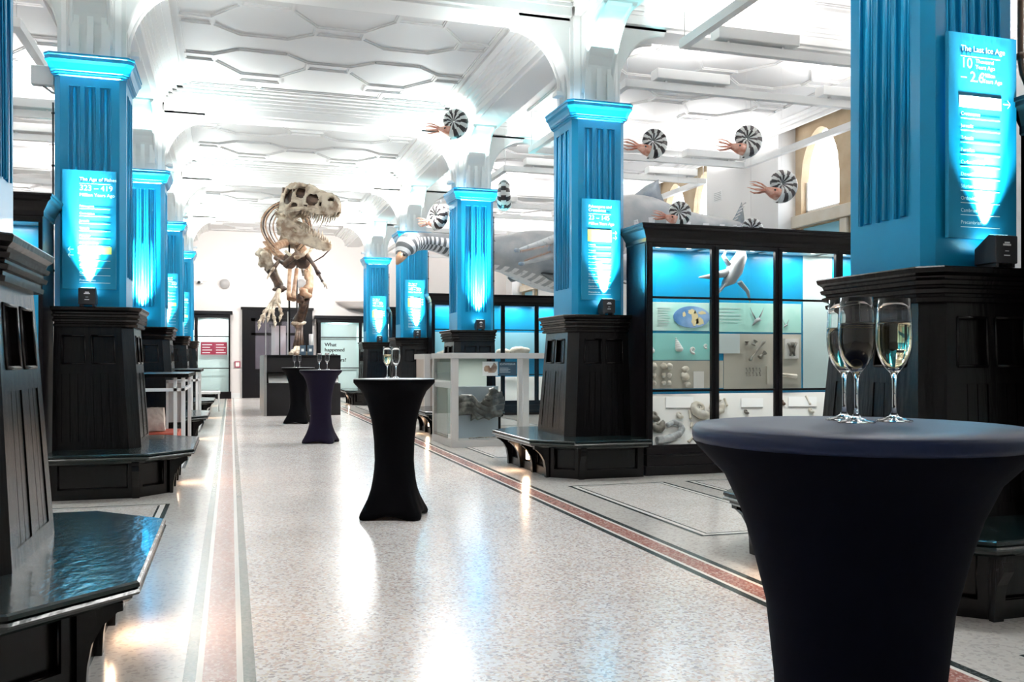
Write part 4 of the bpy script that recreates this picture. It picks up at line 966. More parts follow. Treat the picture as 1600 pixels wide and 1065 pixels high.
flute(Vector((1.20, 18.4, 1.1025)), None, 'left empty flute on the farthest table'); flute(Vector((1.30, 18.42, 1.1025)), None, 'right empty flute on the farthest table')

# ------------------------------------------------------------------ striped nautilus shells hanging
def nautilus(c, R, face, roll, label, edge=False):
    """face = rotation about Z of the shell plane; roll turns it in its plane"""
    r = thing('nautilus_model', label, 'model', c, face, 'hanging striped nautilus models')
    ca, sa = math.cos(roll), math.sin(roll); ux, uz = Vector((ca, 0, sa)), Vector((-sa, 0, ca))
    R *= 1.22; a0 = -1.8
    mb = MB(); coil(mb, (0, 0, 0), ux, uz, R, 2.0, .44, n=120, a0=a0, dirn=-1, growth=.105, stripes=6.0, nn=16)
    mb.build('shell', ['shell_white', 'shell_black'], r)
    p = (ux*math.cos(a0)+uz*math.sin(a0))*R*.56; tn = (ux*math.sin(a0)-uz*math.cos(a0))
    mb = MB(); mb.tube([p-tn*.02, p+tn*.25*R, p+tn*.62*R, p+tn*.8*R], [R*.40, R*.36, R*.20, R*.10], 12, flat=.8)
    h = mb.build('head', 'flesh', r)
    for sg in (-1, 1):
        mb = MB(); e = p+tn*.30*R+Vector((0, sg*R*.27, 0))+uz*R*.05; mb.ball(e, R*.075, 10); mb.build('eye', 'eye', h)
    for i in range(9):
        f = (i-4)/4; w = Vector((0, math.sin(i*2.1)*.16*R, 0)); up = uz*ca
        a = p+tn*.66*R+w*.4+Vector((0, 0, .08*R*f)); t2 = Vector((tn.x, 0, tn.z*.4)).normalized()
        mb = MB(); mb.tube([a, a+t2*.3*R+Vector((0, 0, .13*R*f))+w*.6, a+t2*.62*R+Vector((0, 0, .20*R*f+.03*R*math.sin(i*3)))+w, a+t2*(.86+.1*math.sin(i*5))*R+Vector((0, 0, .14*R*f))+w*.6], [.05*R, .04*R, .03*R, .008*R], 6)
        mb.build('tentacle', 'flesh', h)
    mb = MB(); mb.tube([(0, 0, R*.8), (0, 0, ZC-c[2])], .0015, 4); mb.build('hanging_wire', 'wire', r)
    return r
FY = -YAW
for (x, y, Yd, R, fc_, rl, nt) in (
    (709, 190, 14.0, .235, FY-.15, .0, 'striped nautilus hanging highest, over the nave left of the others'),
    (683, 336, 15.9, .225, FY-.62, .0, 'striped nautilus beside the third right column, its tentacles to the left'),
    (788, 301, 14.3, .245, FY-1.62, .1, 'striped nautilus seen edge-on right of the third right column'),
    (1020, 221, 12.8, .232, FY+.1, -.12, 'striped nautilus just right of the second right column cap'),
    (1166, 217, 11.7, .235, FY+.1, .0, 'striped nautilus highest on the right, near the ceiling edge'),
    (1221, 287, 11.2, .235, FY+.15, -.1, 'striped nautilus farthest right, before the white wall'),
    (1060, 331, 12.6, .20, FY+.1, -.1, 'striped nautilus low over the case, before the shark fin'),
    (1173, 357, 12.0, .185, FY, .0, 'striped nautilus mostly hidden behind the top of the case')):
    nautilus(at(x, y, Yd), R, fc_, rl, nt)

# ------------------------------------------------------------------ big hanging sea reptiles
def body_loft(mb, pts, rw, rh, n=20, belly=0, stripe=None):
    """pts = spine; ring material: 0 back, 1 belly (lower part), optional stripes 2"""
    pts = [Vector(p) for p in pts]; rings = []
    for i, p in enumerate(pts):
        t = (pts[min(i+1, len(pts)-1)]-pts[max(i-1, 0)]).normalized(); w = Vector((0, 0, 1)).cross(t).normalized(); u = t.cross(w)
        rings.append([p+w*(rw[i]*math.cos(2*PI*k/n))+u*(rh[i]*math.sin(2*PI*k/n)) for k in range(n)])
    o = len(mb.v); mb.v += [tuple(q) for r_ in rings for q in r_]
    for i in range(len(pts)-1):
        for k in range(n):
            s_ = math.sin(2*PI*(k+.5)/n); mi = 0
            if s_ < belly: mi = 1
            if stripe and stripe[0] < s_ < belly+stripe[1] and (i % stripe[2]) < stripe[3]: mi = 1 if mi == 0 else 0
            j = (k+1) % n; mb.f.append([o+i*n+k, o+i*n+j, o+(i+1)*n+j, o+(i+1)*n+k]); mb.m.append(mi); mb.sm.append(True)
    mb.f.append([o+k for k in range(n)]); mb.m.append(0); mb.sm.append(True)
    mb.f.append([o+(len(pts)-1)*n+k for k in range(n)]); mb.m.append(0); mb.sm.append(True)
def resample(ctrl, n):
    """smooth interpolation of control tuples (vector, rw, rh)"""
    out = []; m = len(ctrl)-1
    for i in range(n):
        f = i/(n-1)*m; a = min(int(f), m-1); t = f-a
        g = lambda j: ctrl[max(0, min(m, j))]
        def cr(p0, p1, p2, p3): return p1+(p2-p0)*(.5*t)+(p0*2-p1*5+p2*4-p3)*(.5*t*t)+(p1*3-p0-p2*3+p3)*(.5*t**3)
        out.append((cr(*[g(a+d)[0] for d in (-1, 0, 1, 2)]), *[cr(*[g(a+d)[q_] for d in (-1, 0, 1, 2)]) for q_ in (1, 2)]))
    return out
# long-necked one
r = thing('plesiosaur_model', 'long necked grey sea reptile with white striped underside hanging behind the columns', 'model', at(880, 400, 17.5))
ctrl = [(at(622, 409, 15.9), .02, .02), (at(627, 398, 15.95), .12, .09), (at(636, 383, 16.05), .20, .20), (at(648, 378, 16.2), .17, .17), (at(670, 377, 16.4), .16, .165), (at(700, 383, 16.6), .20, .21), (at(740, 393, 16.9), .28, .27),
        (at(790, 397, 17.2), .48, .38), (at(830, 402, 17.5), .72, .55), (at(880, 412, 17.8), .9, .62), (at(935, 415, 18.3), .8, .55), (at(985, 410, 18.9), .45, .35), (at(1030, 400, 19.6), .18, .16), (at(1060, 392, 20.2), .03, .03)]
rs = resample(ctrl, 96); mb = MB(); k0 = 12
body_loft(mb, [p[0] for p in rs], [max(.01, p[1]) for p in rs], [max(.01, p[2]) for p in rs], 28, -.38, (-.95, .75, 2, 1))
o = put(mb, 'body', ['dark_skin', 'belly'], r)
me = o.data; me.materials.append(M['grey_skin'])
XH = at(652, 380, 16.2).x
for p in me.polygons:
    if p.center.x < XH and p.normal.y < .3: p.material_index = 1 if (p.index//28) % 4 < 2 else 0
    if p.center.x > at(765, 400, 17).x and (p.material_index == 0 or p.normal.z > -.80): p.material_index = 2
mb = MB(); mb.tube([at(620, 413, 15.88), at(624, 405, 15.9), at(629, 397, 15.95)], [.02, .075, .10], 12); put(mb, 'snout', 'tan', r)
mb = MB(); mb.ball(at(631, 398, 15.86), .03, 8); put(mb, 'eye', 'eye', r)
for (p, q, w_) in ((at(850, 425, 17.2), at(905, 452, 16.4), .3), (at(820, 420, 18.2), at(800, 440, 19.0), .25), (at(940, 425, 18.0), at(985, 445, 17.4), .25)):
    mb = MB(); mb.tube([p, p.lerp(q, .4), p.lerp(q, .75), q], [w_*.6, w_, w_*.7, .03], 12, flat=.22); put(mb, 'flipper', 'dark_skin', r)
for px_ in (700, 880, 960):
    b_ = at(px_, 390, 17.2); mb = MB(); mb.tube([b_, (b_.x, b_.y, ZC)], .0025, 4); put(mb, 'hanging_wire', 'wire', r)
# ichthyosaur with open toothed jaws and dorsal fin
r = thing('ichthyosaur_model', 'pale grey fish shaped sea reptile with open toothed jaws and tall fins', 'model', at(980, 360, 14.9))
IY = 14.9
ctrl = [(at(862, 398, IY-.3), .10, .12), (at(885, 385, IY-.2), .28, .30), (at(920, 372, IY-.1), .42, .46), (at(965, 352, IY), .50, .52), (at(1010, 345, IY), .46, .44), (at(1060, 350, IY), .33, .27), (at(1110, 352, IY), .20, .17), (at(1148, 352, IY), .09, .09), (at(1160, 350, IY), .02, .03)]
rs = resample(ctrl, 40); mb = MB(); body_loft(mb, [p[0] for p in rs], [p[1] for p in rs], [p[2] for p in rs], 24, -.35, (-.9, .35, 3, 1)); put(mb, 'body', ['grey_skin', 'belly'], r)
def jaw(a, b, r0, r1, m, tooth, flip):
    mb = MB(); a, b = Vector(a), Vector(b); n = 10
    mb.tube([a.lerp(b, i/n) for i in range(n+1)], [r0+(r1-r0)*(i/n)**.8*(1.0) for i in range(n)]+[r1*.5], 10, flat=.75); j_ = put(mb, 'jaw', m, r)
    mb = MB(); mb.ball(b, r1*1.25, 10, sc=(1.5, 1, 1)); put(mb, 'jaw_tip', 'fin_skin', r)
    mb = MB()
    for i in range(26):
        t = .12+.84*i/26; p = a.lerp(b, t); rr = r0+(r1-r0)*t
        mb.tube([p+Vector((0, -.03, flip*rr*.6)), p+Vector((0, -.035, flip*(rr*.6+.045)))], [.010, .001], 5)
    tt = put(mb, 'teeth', 'tan', r); tt['kind'] = 'stuff'
jaw(at(872, 372, IY-.2), at(808, 391, IY-.6), .12, .03, 'belly', 1, -1); jaw(at(872, 396, IY-.2), at(815, 412, IY-.6), .11, .03, 'grey_skin', 1, 1)
mb = MB(); mb.ball(at(876, 380, IY-.5), .05, 10); put(mb, 'eye', 'eye', r)
def fin(pts, Y0_, t, name, m):
    mb = MB(); P = [at(x, y, Y0_) for x, y in pts]; n = len(P); c0 = sum(P, Vector())/n
    mb.add([Vector((p.x, Y0_, p.z)) for p in P]+[Vector((c0.x, Y0_-t, c0.z)), Vector((c0.x, Y0_+t, c0.z))], [(i, (i+1) % n, n) for i in range(n)]+[((i+1) % n, i, n+1) for i in range(n)], 0, True); put(mb, name, m, r)
fin([(982, 318), (994, 302), (1008, 291), (1022, 284), (1029, 280), (1030, 290), (1033, 303), (1041, 322), (1010, 328)], IY, .05, 'dorsal_fin', 'fin_skin')
fin([(1140, 350), (1148, 338), (1156, 322), (1159, 315), (1161, 326), (1163, 343), (1160, 352), (1164, 366), (1166, 384), (1155, 372), (1146, 360)], IY, .04, 'tail_fin', 'fin_skin')
mb = MB()
for i in range(5): a = at(1146+i*3, 345-i*6, IY-.05); mb.tube([a, a+Vector((.10, 0, .06))], .012, 5)
put(mb, 'tail_stripes', 'belly', r)
p, q = at(930, 390, IY-.5), at(900, 425, IY-1.3)
mb = MB(); mb.tube([p, p.lerp(q, .5), q], [.14, .17, .03], 12, flat=.25); put(mb, 'flipper', 'fin_skin', r)
for px_ in (930, 1090):
    b_ = at(px_, 352, IY); mb = MB(); mb.tube([b_, (b_.x, b_.y, ZC)], .0025, 4); put(mb, 'hanging_wire', 'wire', r)

# ------------------------------------------------------------------ tyrannosaur skeleton
def att(x, y, Y): return at(x, y, Y-1.1)
TR = thing('dinosaur_skeleton', 'mounted tyrannosaur skeleton with open jaws standing over the dark plinth', 'skeleton', (1.9, 22.4, 1.36))
def tp(mb, name, m='bone', parent=None):
    o = mb.build(name, m); o.parent = TR; o.matrix_parent_inverse = Matrix.Translation((-1.9, -22.4, -1.36)); return o
fw = (att(531, 326, 20.45)-att(450, 322, 21.2)); SL = fw.length; f = fw.normalized(); wv = Vector((0, 0, 1)).cross(f).normalized(); up = f.cross(wv)
S0 = att(450, 330, 21.2)
def SK(L, Wd, U): return S0+f*L+wv*Wd+up*U
k = SL/1.38
top = [(0, .36), (.06, .50), (.15, .60), (.28, .64), (.45, .63), (.6, .60), (.8, .50), (1.0, .44), (1.15, .43), (1.27, .36), (1.35, .22), (1.38, .08)]
bot = [(0, .0), (.08, -.10), (.2, -.12), (.35, -.06), (.5, .0), (.7, -.01), (.9, -.06), (1.1, -.07), (1.25, -.03), (1.34, .02), (1.38, .06)]
def interp(tab, x):
    for (a, ya), (b, yb_) in zip(tab, tab[1:]):
        if a <= x <= b: return ya+(yb_-ya)*(x-a)/(b-a+1e-9)
    return tab[-1][1]
def wid(L): return interp([(0, .36), (.2, .38), (.35, .33), (.5, .24), (.8, .18), (1.1, .15), (1.25, .13), (1.34, .08), (1.38, .02)], L)
ell = lambda x, z, cx, cz, rx, rz: ((x-cx)/rx)**2+((z-cz)/rz)**2 < 1
def skull_in(x, z):
    if not interp(bot, x) < z < interp(top, x): return False
    return not (ell(x, z, .45, .42, .10, .14) or ell(x, z, .74, .27, .15, .14) or ell(x, z, .19, .30, .10, .19) or ell(x, z, .30, .60-.5*x, .03, .03) or ell(x, z, 1.20, .30, .075, .05) or ell(x, z, .36, .10, .07, .06) or ell(x, z, .95, .18, .04, .04) or ell(x, z, .60, .12, .04, .03))
for sg in (-1, 1):
    mb = MB(); grid_plate(mb, skull_in, 0, 1.38, -.14, .66, 69, 40, lambda x, z: SK(x*k, sg*wid(x)*(1-.45*max(0, z/.66)**2)*k, (z+.012*math.sin(x*40)*math.cos(z*33))*k))
    o = tp(mb, 'skull_side'); m_ = o.modifiers.new('thick', 'SOLIDIFY'); m_.thickness = .045; m_.offset = 0; o.modifiers.new('smooth', 'SUBSURF').levels = 1; o.modifiers['smooth'].render_levels = 1
mb = MB(); rr_ = []
for i in range(24):
    L = 1.37*i/23; h_ = interp(top, L); w_ = wid(L)*(1-.45*(h_/.66)**2)
    rr_.append([SK(L*k, w_*(-1+2*j/6)*k, (h_-.0+.035*(1-((j-3)/3)**2)*(1 if L > .5 else -.4)+.015*math.sin(L*30+j*2))*k) for j in range(7)])
mb.loft(rr_, 0, False, True, closed=False); o = tp(mb, 'skull_roof'); m_ = o.modifiers.new('thick', 'SOLIDIFY'); m_.thickness = .05
mb = MB(); grid_plate(mb, lambda x, z: not ell(x, z, -.15, .2, .09, .13) and not ell(x, z, .15, .2, .09, .13) and (abs(x) > .07 or z > .1), -.34, .34, -.05, .5, 34, 28, lambda x, z: SK(.02, x*k, z*k))
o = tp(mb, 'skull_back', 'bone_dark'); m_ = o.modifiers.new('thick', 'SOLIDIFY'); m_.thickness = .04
mb = MB(); mb.tube([SK(.04*k, 0, .2*k), SK(.25*k, 0, .28*k), SK(.5*k, 0, .3*k), SK(.8*k, 0, .24*k), SK(1.2*k, 0, .22*k)], [.2, .27, .2, .13, .06], 14); tp(mb, 'skull_shade_core', 'bone_dark')  # dark filler tube standing in for shade inside the skull openings
mb = MB()
for sg in (-1, 1):      # brow and cheek ridges
    mb.tube([SK(.3*k, sg*.30*k, .5*k), SK(.42*k, sg*.27*k, .59*k), SK(.56*k, sg*.2*k, .58*k)], [.03, .055, .03], 8)
    mb.tube([SK(.02*k, sg*.36*k, -.05*k), SK(.25*k, sg*.36*k, .0), SK(.5*k, sg*.25*k, .06*k), SK(.8*k, sg*.185*k, .06*k), SK(1.2*k, sg*.14*k, .0)], [.05, .045, .04, .035, .03], 8)
tp(mb, 'skull_ridges')
def tooth_set(pf, n, l0, l1, side, dirv):
    for i in range(n):
        t = i/(n-1); ln = (l0+(l1-l0)*math.sin(PI*min(1, t*1.1)))*(1+.25*math.sin(i*2.7)); b_ = pf(t)
        mb = MB(); mb.tube([b_, b_+dirv*ln*.5-f*.015, b_+dirv*ln-f*.05*ln/.15], [.024, .019, .003], 6); tp(mb, 'tooth')
for sg in (-1, 1):
    tooth_set(lambda t: SK((.55+.78*t)*k, sg*(wid(.55+.78*t)-.01)*k, (interp(bot, .55+.78*t)+.02)*k), 13, .10, .22, sg, -up)
# lower jaw, opened wide
ja = math.radians(38); jf = (f*math.cos(ja)-up*math.sin(ja)); jf = (att(516, 384, 20.75)-att(447, 345, 21.2)); JL = jf.length; jf.normalize(); jw = wv; ju = jf.cross(jw)
J0 = att(447, 347, 21.2); kk = JL/1.2
def JK(L, Wd, U): return J0+jf*L*kk+jw*Wd*kk+ju*U*kk
jt = [(0, .06), (.15, .14), (.35, .15), (.55, .08), (.8, .05), (1.05, .06), (1.16, .08), (1.2, .02)]; jb = [(0, -.08), (.2, -.22), (.45, -.25), (.7, -.20), (1.0, -.17), (1.14, -.11), (1.2, -.01)]
for sg in (-1, 1):
    mb = MB(); grid_plate(mb, lambda x, z: interp(jb, x) < z < interp(jt, x) and not ell(x, z, .42, -.03, .06, .035) and not ell(x, z, .12, .03, .03, .02), 0, 1.2, -.26, .17, 60, 24, lambda x, z: JK(x, sg*interp([(0, .33), (.3, .32), (.6, .22), (1.0, .14), (1.2, .02)], x), z+.008*math.sin(x*35)))
    o = tp(mb, 'lower_jaw'); m_ = o.modifiers.new('thick', 'SOLIDIFY'); m_.thickness = .05; m_.offset = 0
    mb = MB(); mb.tube([JK(x, sg*interp([(0, .33), (.3, .32), (.6, .22), (1.0, .14), (1.2, .02)], x), interp(jb, x)+.02) for x in (.05, .3, .6, .9, 1.15)], .035, 8); tp(mb, 'jaw_edge')
    tooth_set(lambda t: JK(.52+.62*t, sg*(interp([(0, .33), (.3, .32), (.6, .22), (1.0, .14), (1.2, .03)], .52+.62*t)-.01), interp(jt, .52+.62*t)-.02), 11, .08, .17, sg, ju)
# spine
spine = [att(455, 335, 21.25), att(447, 345, 21.5), att(443, 340, 21.75), att(444, 328, 22.05), att(446, 323, 22.5), att(449, 325, 23.0), att(452, 335, 23.6), att(455, 345, 24.2), att(459, 355, 25.0), att(462, 362, 26.0), att(464, 368, 27.0), att(466, 372, 28.2), att(467, 375, 29.4)]
sr = resample([(p_, 0.0, 0.0) for p_ in spine], 46)
for i in range(len(sr)):
    p_ = sr[i][0]; nx = sr[min(i+1, len(sr)-1)][0]; pv = sr[max(i-1, 0)][0]; t_ = (nx-pv).normalized(); R_ = .095 if i < 26 else .095*(1-(i-26)/22)+.01
    mb = MB(); mb.tube([p_-t_*.045, p_-t_*.03, p_, p_+t_*.03, p_+t_*.045], [R_*.5, R_, R_*.8, R_, R_*.5], 10)
    mb.tube([p_+Vector((0, 0, R_*.6)), p_+Vector((0, .02, R_*2.6))], [R_*.4, R_*.25], 6, flat=.5)
    for sg in (-1, 1): mb.tube([p_+wv*0+Vector((sg*R_*.6, 0, R_*.3)), p_+Vector((sg*R_*2.0, 0, R_*.9))], [R_*.35, R_*.15], 6)
    tp(mb, 'vertebra')
# ribs
for i in range(9):
    t_ = i/8; c_ = sr[11+int(i*1.45)][0]; Wd = (.30+.26*math.sin(PI*min(1, t_*.75+.15))); Hh = .62+.42*math.sin(PI*min(1, t_*.7+.15))
    for sg in (-1, 1):
        pts = []
        for j in range(11):
            a = PI*.5-j/10*PI*1.0; a2 = j/10
            pts.append(c_+Vector((sg*Wd*math.sin(PI*(.05+.82*a2))**.8, -.35*a2-.05, .10-(Hh+.12)*a2**1.15)))
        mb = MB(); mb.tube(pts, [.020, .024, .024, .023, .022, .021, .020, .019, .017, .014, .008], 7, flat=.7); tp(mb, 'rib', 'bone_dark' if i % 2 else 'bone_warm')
def bn(name, pts, rad, m='bone', n=10, flat=1):
    mb = MB(); mb.tube([att(*p_) for p_ in pts], rad, n, flat=flat); return tp(mb, name, m)
def lump(name, x, y, Y_, r_, m='bone', sc=(1, .8, 1)):
    mb = MB(); blob(mb, att(x, y, Y_), r_, sc, 14, am=.35); return tp(mb, name, m)
# shoulder blades, coracoids, wishbone
for pts in ([(418, 372, 22.3), (427, 385, 22.0), (440, 400, 21.7)], [(414, 378, 22.3), (424, 392, 22.0), (438, 403, 21.7)]): bn('shoulder_blade', pts, [.06, .045, .09], 'bone_warm', flat=.4)
for x in (452, 473):
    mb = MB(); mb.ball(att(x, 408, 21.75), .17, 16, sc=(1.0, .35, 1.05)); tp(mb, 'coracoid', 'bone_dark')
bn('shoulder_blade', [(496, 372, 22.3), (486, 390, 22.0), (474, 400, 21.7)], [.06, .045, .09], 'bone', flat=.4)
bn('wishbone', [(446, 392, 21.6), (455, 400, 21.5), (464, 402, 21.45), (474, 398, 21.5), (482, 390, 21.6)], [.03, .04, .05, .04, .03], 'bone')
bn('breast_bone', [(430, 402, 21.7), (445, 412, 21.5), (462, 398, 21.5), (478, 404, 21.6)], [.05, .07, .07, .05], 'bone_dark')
# little arms
bn('upper_arm', [(478, 398, 21.6), (484, 405, 21.5), (493, 418, 21.3), (498, 428, 21.2)], [.06, .045, .04, .055], 'bone_dark'); bn('forearm', [(498, 428, 21.2), (502, 436, 21.1), (504, 440, 21.1)], [.035, .025, .03], 'bone_dark')
for e in ((511, 451, 21.0), (507, 449, 21.05)): bn('finger', [(504, 440, 21.1), ((504+e[0])/2+2, 445, 21.05), e], [.022, .022, .008], 'bone')
bn('upper_arm', [(440, 404, 21.7), (434, 410, 21.5), (428, 418, 21.3)], [.06, .04, .05], 'bone_dark'); bn('forearm', [(428, 418, 21.3), (424, 424, 21.2)], [.035, .03], 'bone'); bn('finger', [(424, 424, 21.2), (419, 432, 21.15), (417, 436, 21.1)], [.022, .02, .006], 'bone')
bn('rib_strut', [(517, 388, 21.2), (505, 400, 21.4), (490, 409, 21.6)], [.012, .014, .012], 'bone_dark')
# pelvis
lump('pelvis', 455, 372, 23.2, .30, 'bone', (1, .7, .8)); 
for sg, x in ((-1, 450), (1, 462)): bn('hip_blade', [(x-sg*0, 345, 22.9), (x+sg*8, 352, 23.3), (x+sg*10, 366, 23.6)], [.05, .16, .10], 'bone', flat=.35)
bn('pubis', [(453, 420, 23.0), (452, 440, 22.9), (451, 458, 22.8), (453, 467, 22.7)], [.05, .045, .055, .07], 'bone_warm'); bn('pubis', [(464, 420, 23.0), (461, 440, 22.9), (459, 458, 22.8), (458, 468, 22.7)], [.05, .045, .055, .075], 'bone_warm')
bn('ischium', [(462, 385, 23.4), (470, 410, 23.9), (474, 430, 24.3)], [.06, .04, .03])
# raised leg (viewer's left)
bn('thigh_bone', [(447, 378, 23.1), (434, 384, 22.6), (420, 390, 22.2), (412, 398, 21.9)], [.10, .09, .09, .13], 'bone_warm')
lump('knee', 414, 403, 21.85, .17, 'bone'); lump('knee', 408, 396, 21.8, .10, 'bone'); lump('knee', 421, 414, 21.85, .12, 'bone')
bn('shin_bone', [(420, 418, 21.9), (425, 428, 22.0), (432, 440, 22.2), (436, 447, 22.3), (441, 449, 22.3)], [.11, .075, .075, .12, .08], 'bone_dark'); bn('calf_bone', [(428, 414, 21.9), (434, 430, 22.1), (441, 445, 22.3)], [.035, .025, .035], 'bone')
lump('ankle', 437, 450, 22.25, .11, 'bone_dark', (1.2, .9, .8))
for e in ((425, 474, 21.9), (430, 476, 21.85), (435, 474, 21.95)): bn('foot_bone', [(436, 453, 22.2), ((436+e[0])/2, 463, 22.05), e], [.055, .035, .055], 'bone')
for pts in ([(425, 474, 21.9), (417, 484, 21.75), (410, 494, 21.6), (405, 503, 21.55), (405, 509, 21.55)], [(430, 476, 21.85), (426, 486, 21.7), (428, 496, 21.6), (430, 505, 21.55)], [(435, 474, 21.95), (438, 484, 21.8), (440, 490, 21.7), (438, 496, 21.65)], [(425, 474, 21.9), (422, 486, 21.7), (419, 497, 21.6)], [(424, 474, 21.9), (413, 487, 21.7), (412, 498, 21.6)]):
    mb = MB(); n_ = len(pts)
    for a_, b_ in zip(pts, pts[1:]): bone(mb, att(*a_), att(*b_), .032, 1.5, 1.4)
    mb.tube([att(*pts[-1]), att(*pts[-1])+Vector((-.02, -.03, -.10))], [.035, .004], 7); tp(mb, 'toe', 'bone')
# standing leg (viewer's right)
bn('thigh_bone', [(468, 384, 23.2), (478, 400, 22.8), (484, 425, 22.5), (484, 445, 22.35), (478, 458, 22.3)], [.13, .10, .085, .09, .15], 'bone_warm')
lump('knee', 476, 458, 22.25, .15, 'bone_warm', (1.1, .8, .8)); lump('knee', 480, 430, 22.35, .09, 'bone_warm', (.8, .7, 1.4)); lump('knee', 470, 466, 22.25, .10, 'bone_dark')
bn('shin_bone', [(475, 466, 22.35), (473, 478, 22.5), (470, 490, 22.65), (466, 502, 22.8)], [.14, .095, .09, .14], 'bone_dark'); bn('calf_bone', [(481, 464, 22.4), (480, 482, 22.6), (474, 500, 22.8)], [.045, .03, .045], 'bone_dark')
lump('ankle', 466, 506, 22.75, .13, 'bone', (1.1, .9, .7))
for dx in (-3.5, 0, 4): bn('foot_bone', [(467+dx*.6, 509, 22.7), (467+dx, 525, 22.6), (466+dx*1.4, 542, 22.5)], [.06, .042, .06], 'bone_dark')
for pts in ([(463, 543, 22.5), (458, 549, 22.2), (454, 553, 22.0)], [(466, 543, 22.5), (465, 550, 22.2), (463, 554, 21.95)], [(470, 543, 22.5), (474, 549, 22.25), (478, 553, 22.05)]):
    mb = MB()
    for a_, b_ in zip(pts, pts[1:]): bone(mb, att(*a_), att(*b_), .045, 1.4, 1.3)
    tp(mb, 'toe', 'bone')
mb = MB(); a_ = att(452, 380, 23.1); mb.tube([(a_.x, a_.y, 1.36), (a_.x, a_.y, a_.z)], .022, 8); tp(mb, 'steel_support', 'plinth_dark')
a_ = att(440, 500, 22.3); mb = MB(); mb.tube([(att(437, 452, 22.3).x, 21.2, 1.36), att(437, 452, 22.3)], .015, 8); tp(mb, 'steel_support', 'plinth_dark')
mb = MB(); a_ = att(464, 368, 27.0); mb.tube([(a_.x, a_.y, 0), (a_.x, a_.y, a_.z)], .022, 8); tp(mb, 'steel_support', 'plinth_dark')
spot('skeleton_spot', (3.2, 18.2, 4.9), (1.9, 21, 3.4), 130, .7, .8, (1, .88, .74), .08)
# plinth, glass box on it
px0, px1, py0, py1 = .70, 2.38, 20.85, 23.9
r = thing('display_plinth', 'large charcoal display plinth under the dinosaur skeleton', 'plinth', (px0, py0, 0))
mb = MB(); mb.box((px0+.06, py0+.02, 0), (px1, py1, .72)); mb.box((px0+.06, py0+.5, .72), (px1, py1, 1.3)); mb.box((px0+.06, py0, .98), (px1, py0+.5, 1.33)); mb.box((px0+.06, py0, 1.30), (px1, py1, 1.36)); put(mb, 'body', 'plinth_dark', r)
mb = MB(); mb.box((px0, py0-.02, 0), (px0+.06, py1, 1.36)); put(mb, 'side_cheek', 'plinth_side', r)
mb = MB(); mb.add([(px0+.1, py0+.02, .74), (px1-.05, py0+.02, .74), (px1-.05, py0+.46, .95), (px0+.1, py0+.46, .95)], [(0, 1, 2, 3)]); put(mb, 'reading_panel', 'board', r)
r = thing('glass_box', 'clear glass box on the dark plinth in front of the skeleton', 'glass case', (px0, 20.95, 1.36))
gb = (px0+.04, 20.93, 1.22, 21.4, 1.365, 2.33)
mb = MB(); pane(mb, [(gb[0], gb[1], gb[4]), (gb[2], gb[1], gb[4]), (gb[2], gb[1], gb[5]), (gb[0], gb[1], gb[5])]); put(mb, 'pane', 'glass', r)
mb = MB(); pane(mb, [(gb[0], gb[1], gb[4]), (gb[0], gb[3], gb[4]), (gb[0], gb[3], gb[5]), (gb[0], gb[1], gb[5])]); put(mb, 'pane', 'glass', r)
mb = MB(); pane(mb, [(gb[0]+.14, gb[3], gb[4]), (gb[2]-.02, gb[3], gb[4]), (gb[2]-.02, gb[3], gb[5]-.3), (gb[0]+.14, gb[3], gb[5]-.3)]); put(mb, 'pink_reflection', 'pink_reflect', r)  # pink sheet stands in for the pinkish reflection in the glass
for x in (gb[0], gb[2]): mb = MB(); mb.box((x-.01, gb[1]-.01, gb[4]), (x+.01, gb[1]+.01, gb[5])); put(mb, 'edge_strip', 'steel', r)
r = thing('number_sign', 'small clear sign lettered B5 at the left of the glass box', 'sign', (.76, 20.84, 1.36))
mb = MB(); mb.box((.80, 20.87, 1.37), (.93, 20.88, 2.30)); put(mb, 'panel', 'glass', r); mb = MB(); text(mb, 'B5', .09, (.81, 20.87, 1.98), (1, 0, 0), (0, 0, 1)); put(mb, 'lettering', 'ink', r)
for i, x in enumerate((1.48, 1.65)):
    mb = MB(); mb.box((x, 20.89, 1.36), (x+.13, 20.94, 1.58)); mb.box((x+.03, 20.885, 1.44), (x+.09, 20.89, 1.5), 1); tag(mb.build('slate_box', ['slate', 'sign_white']), ['left', 'right'][i]+' small slate blue box on the dark plinth', 'box')
mb = MB(); mb.lathe([(0, 0), (.05, 0), (.05, .5), (0, .5)], 20, (1.81, 21.9, 1.36)); tag(mb.build('grey_cylinder', 'steel'), 'pale grey upright cylinder on the dark plinth', 'cylinder')

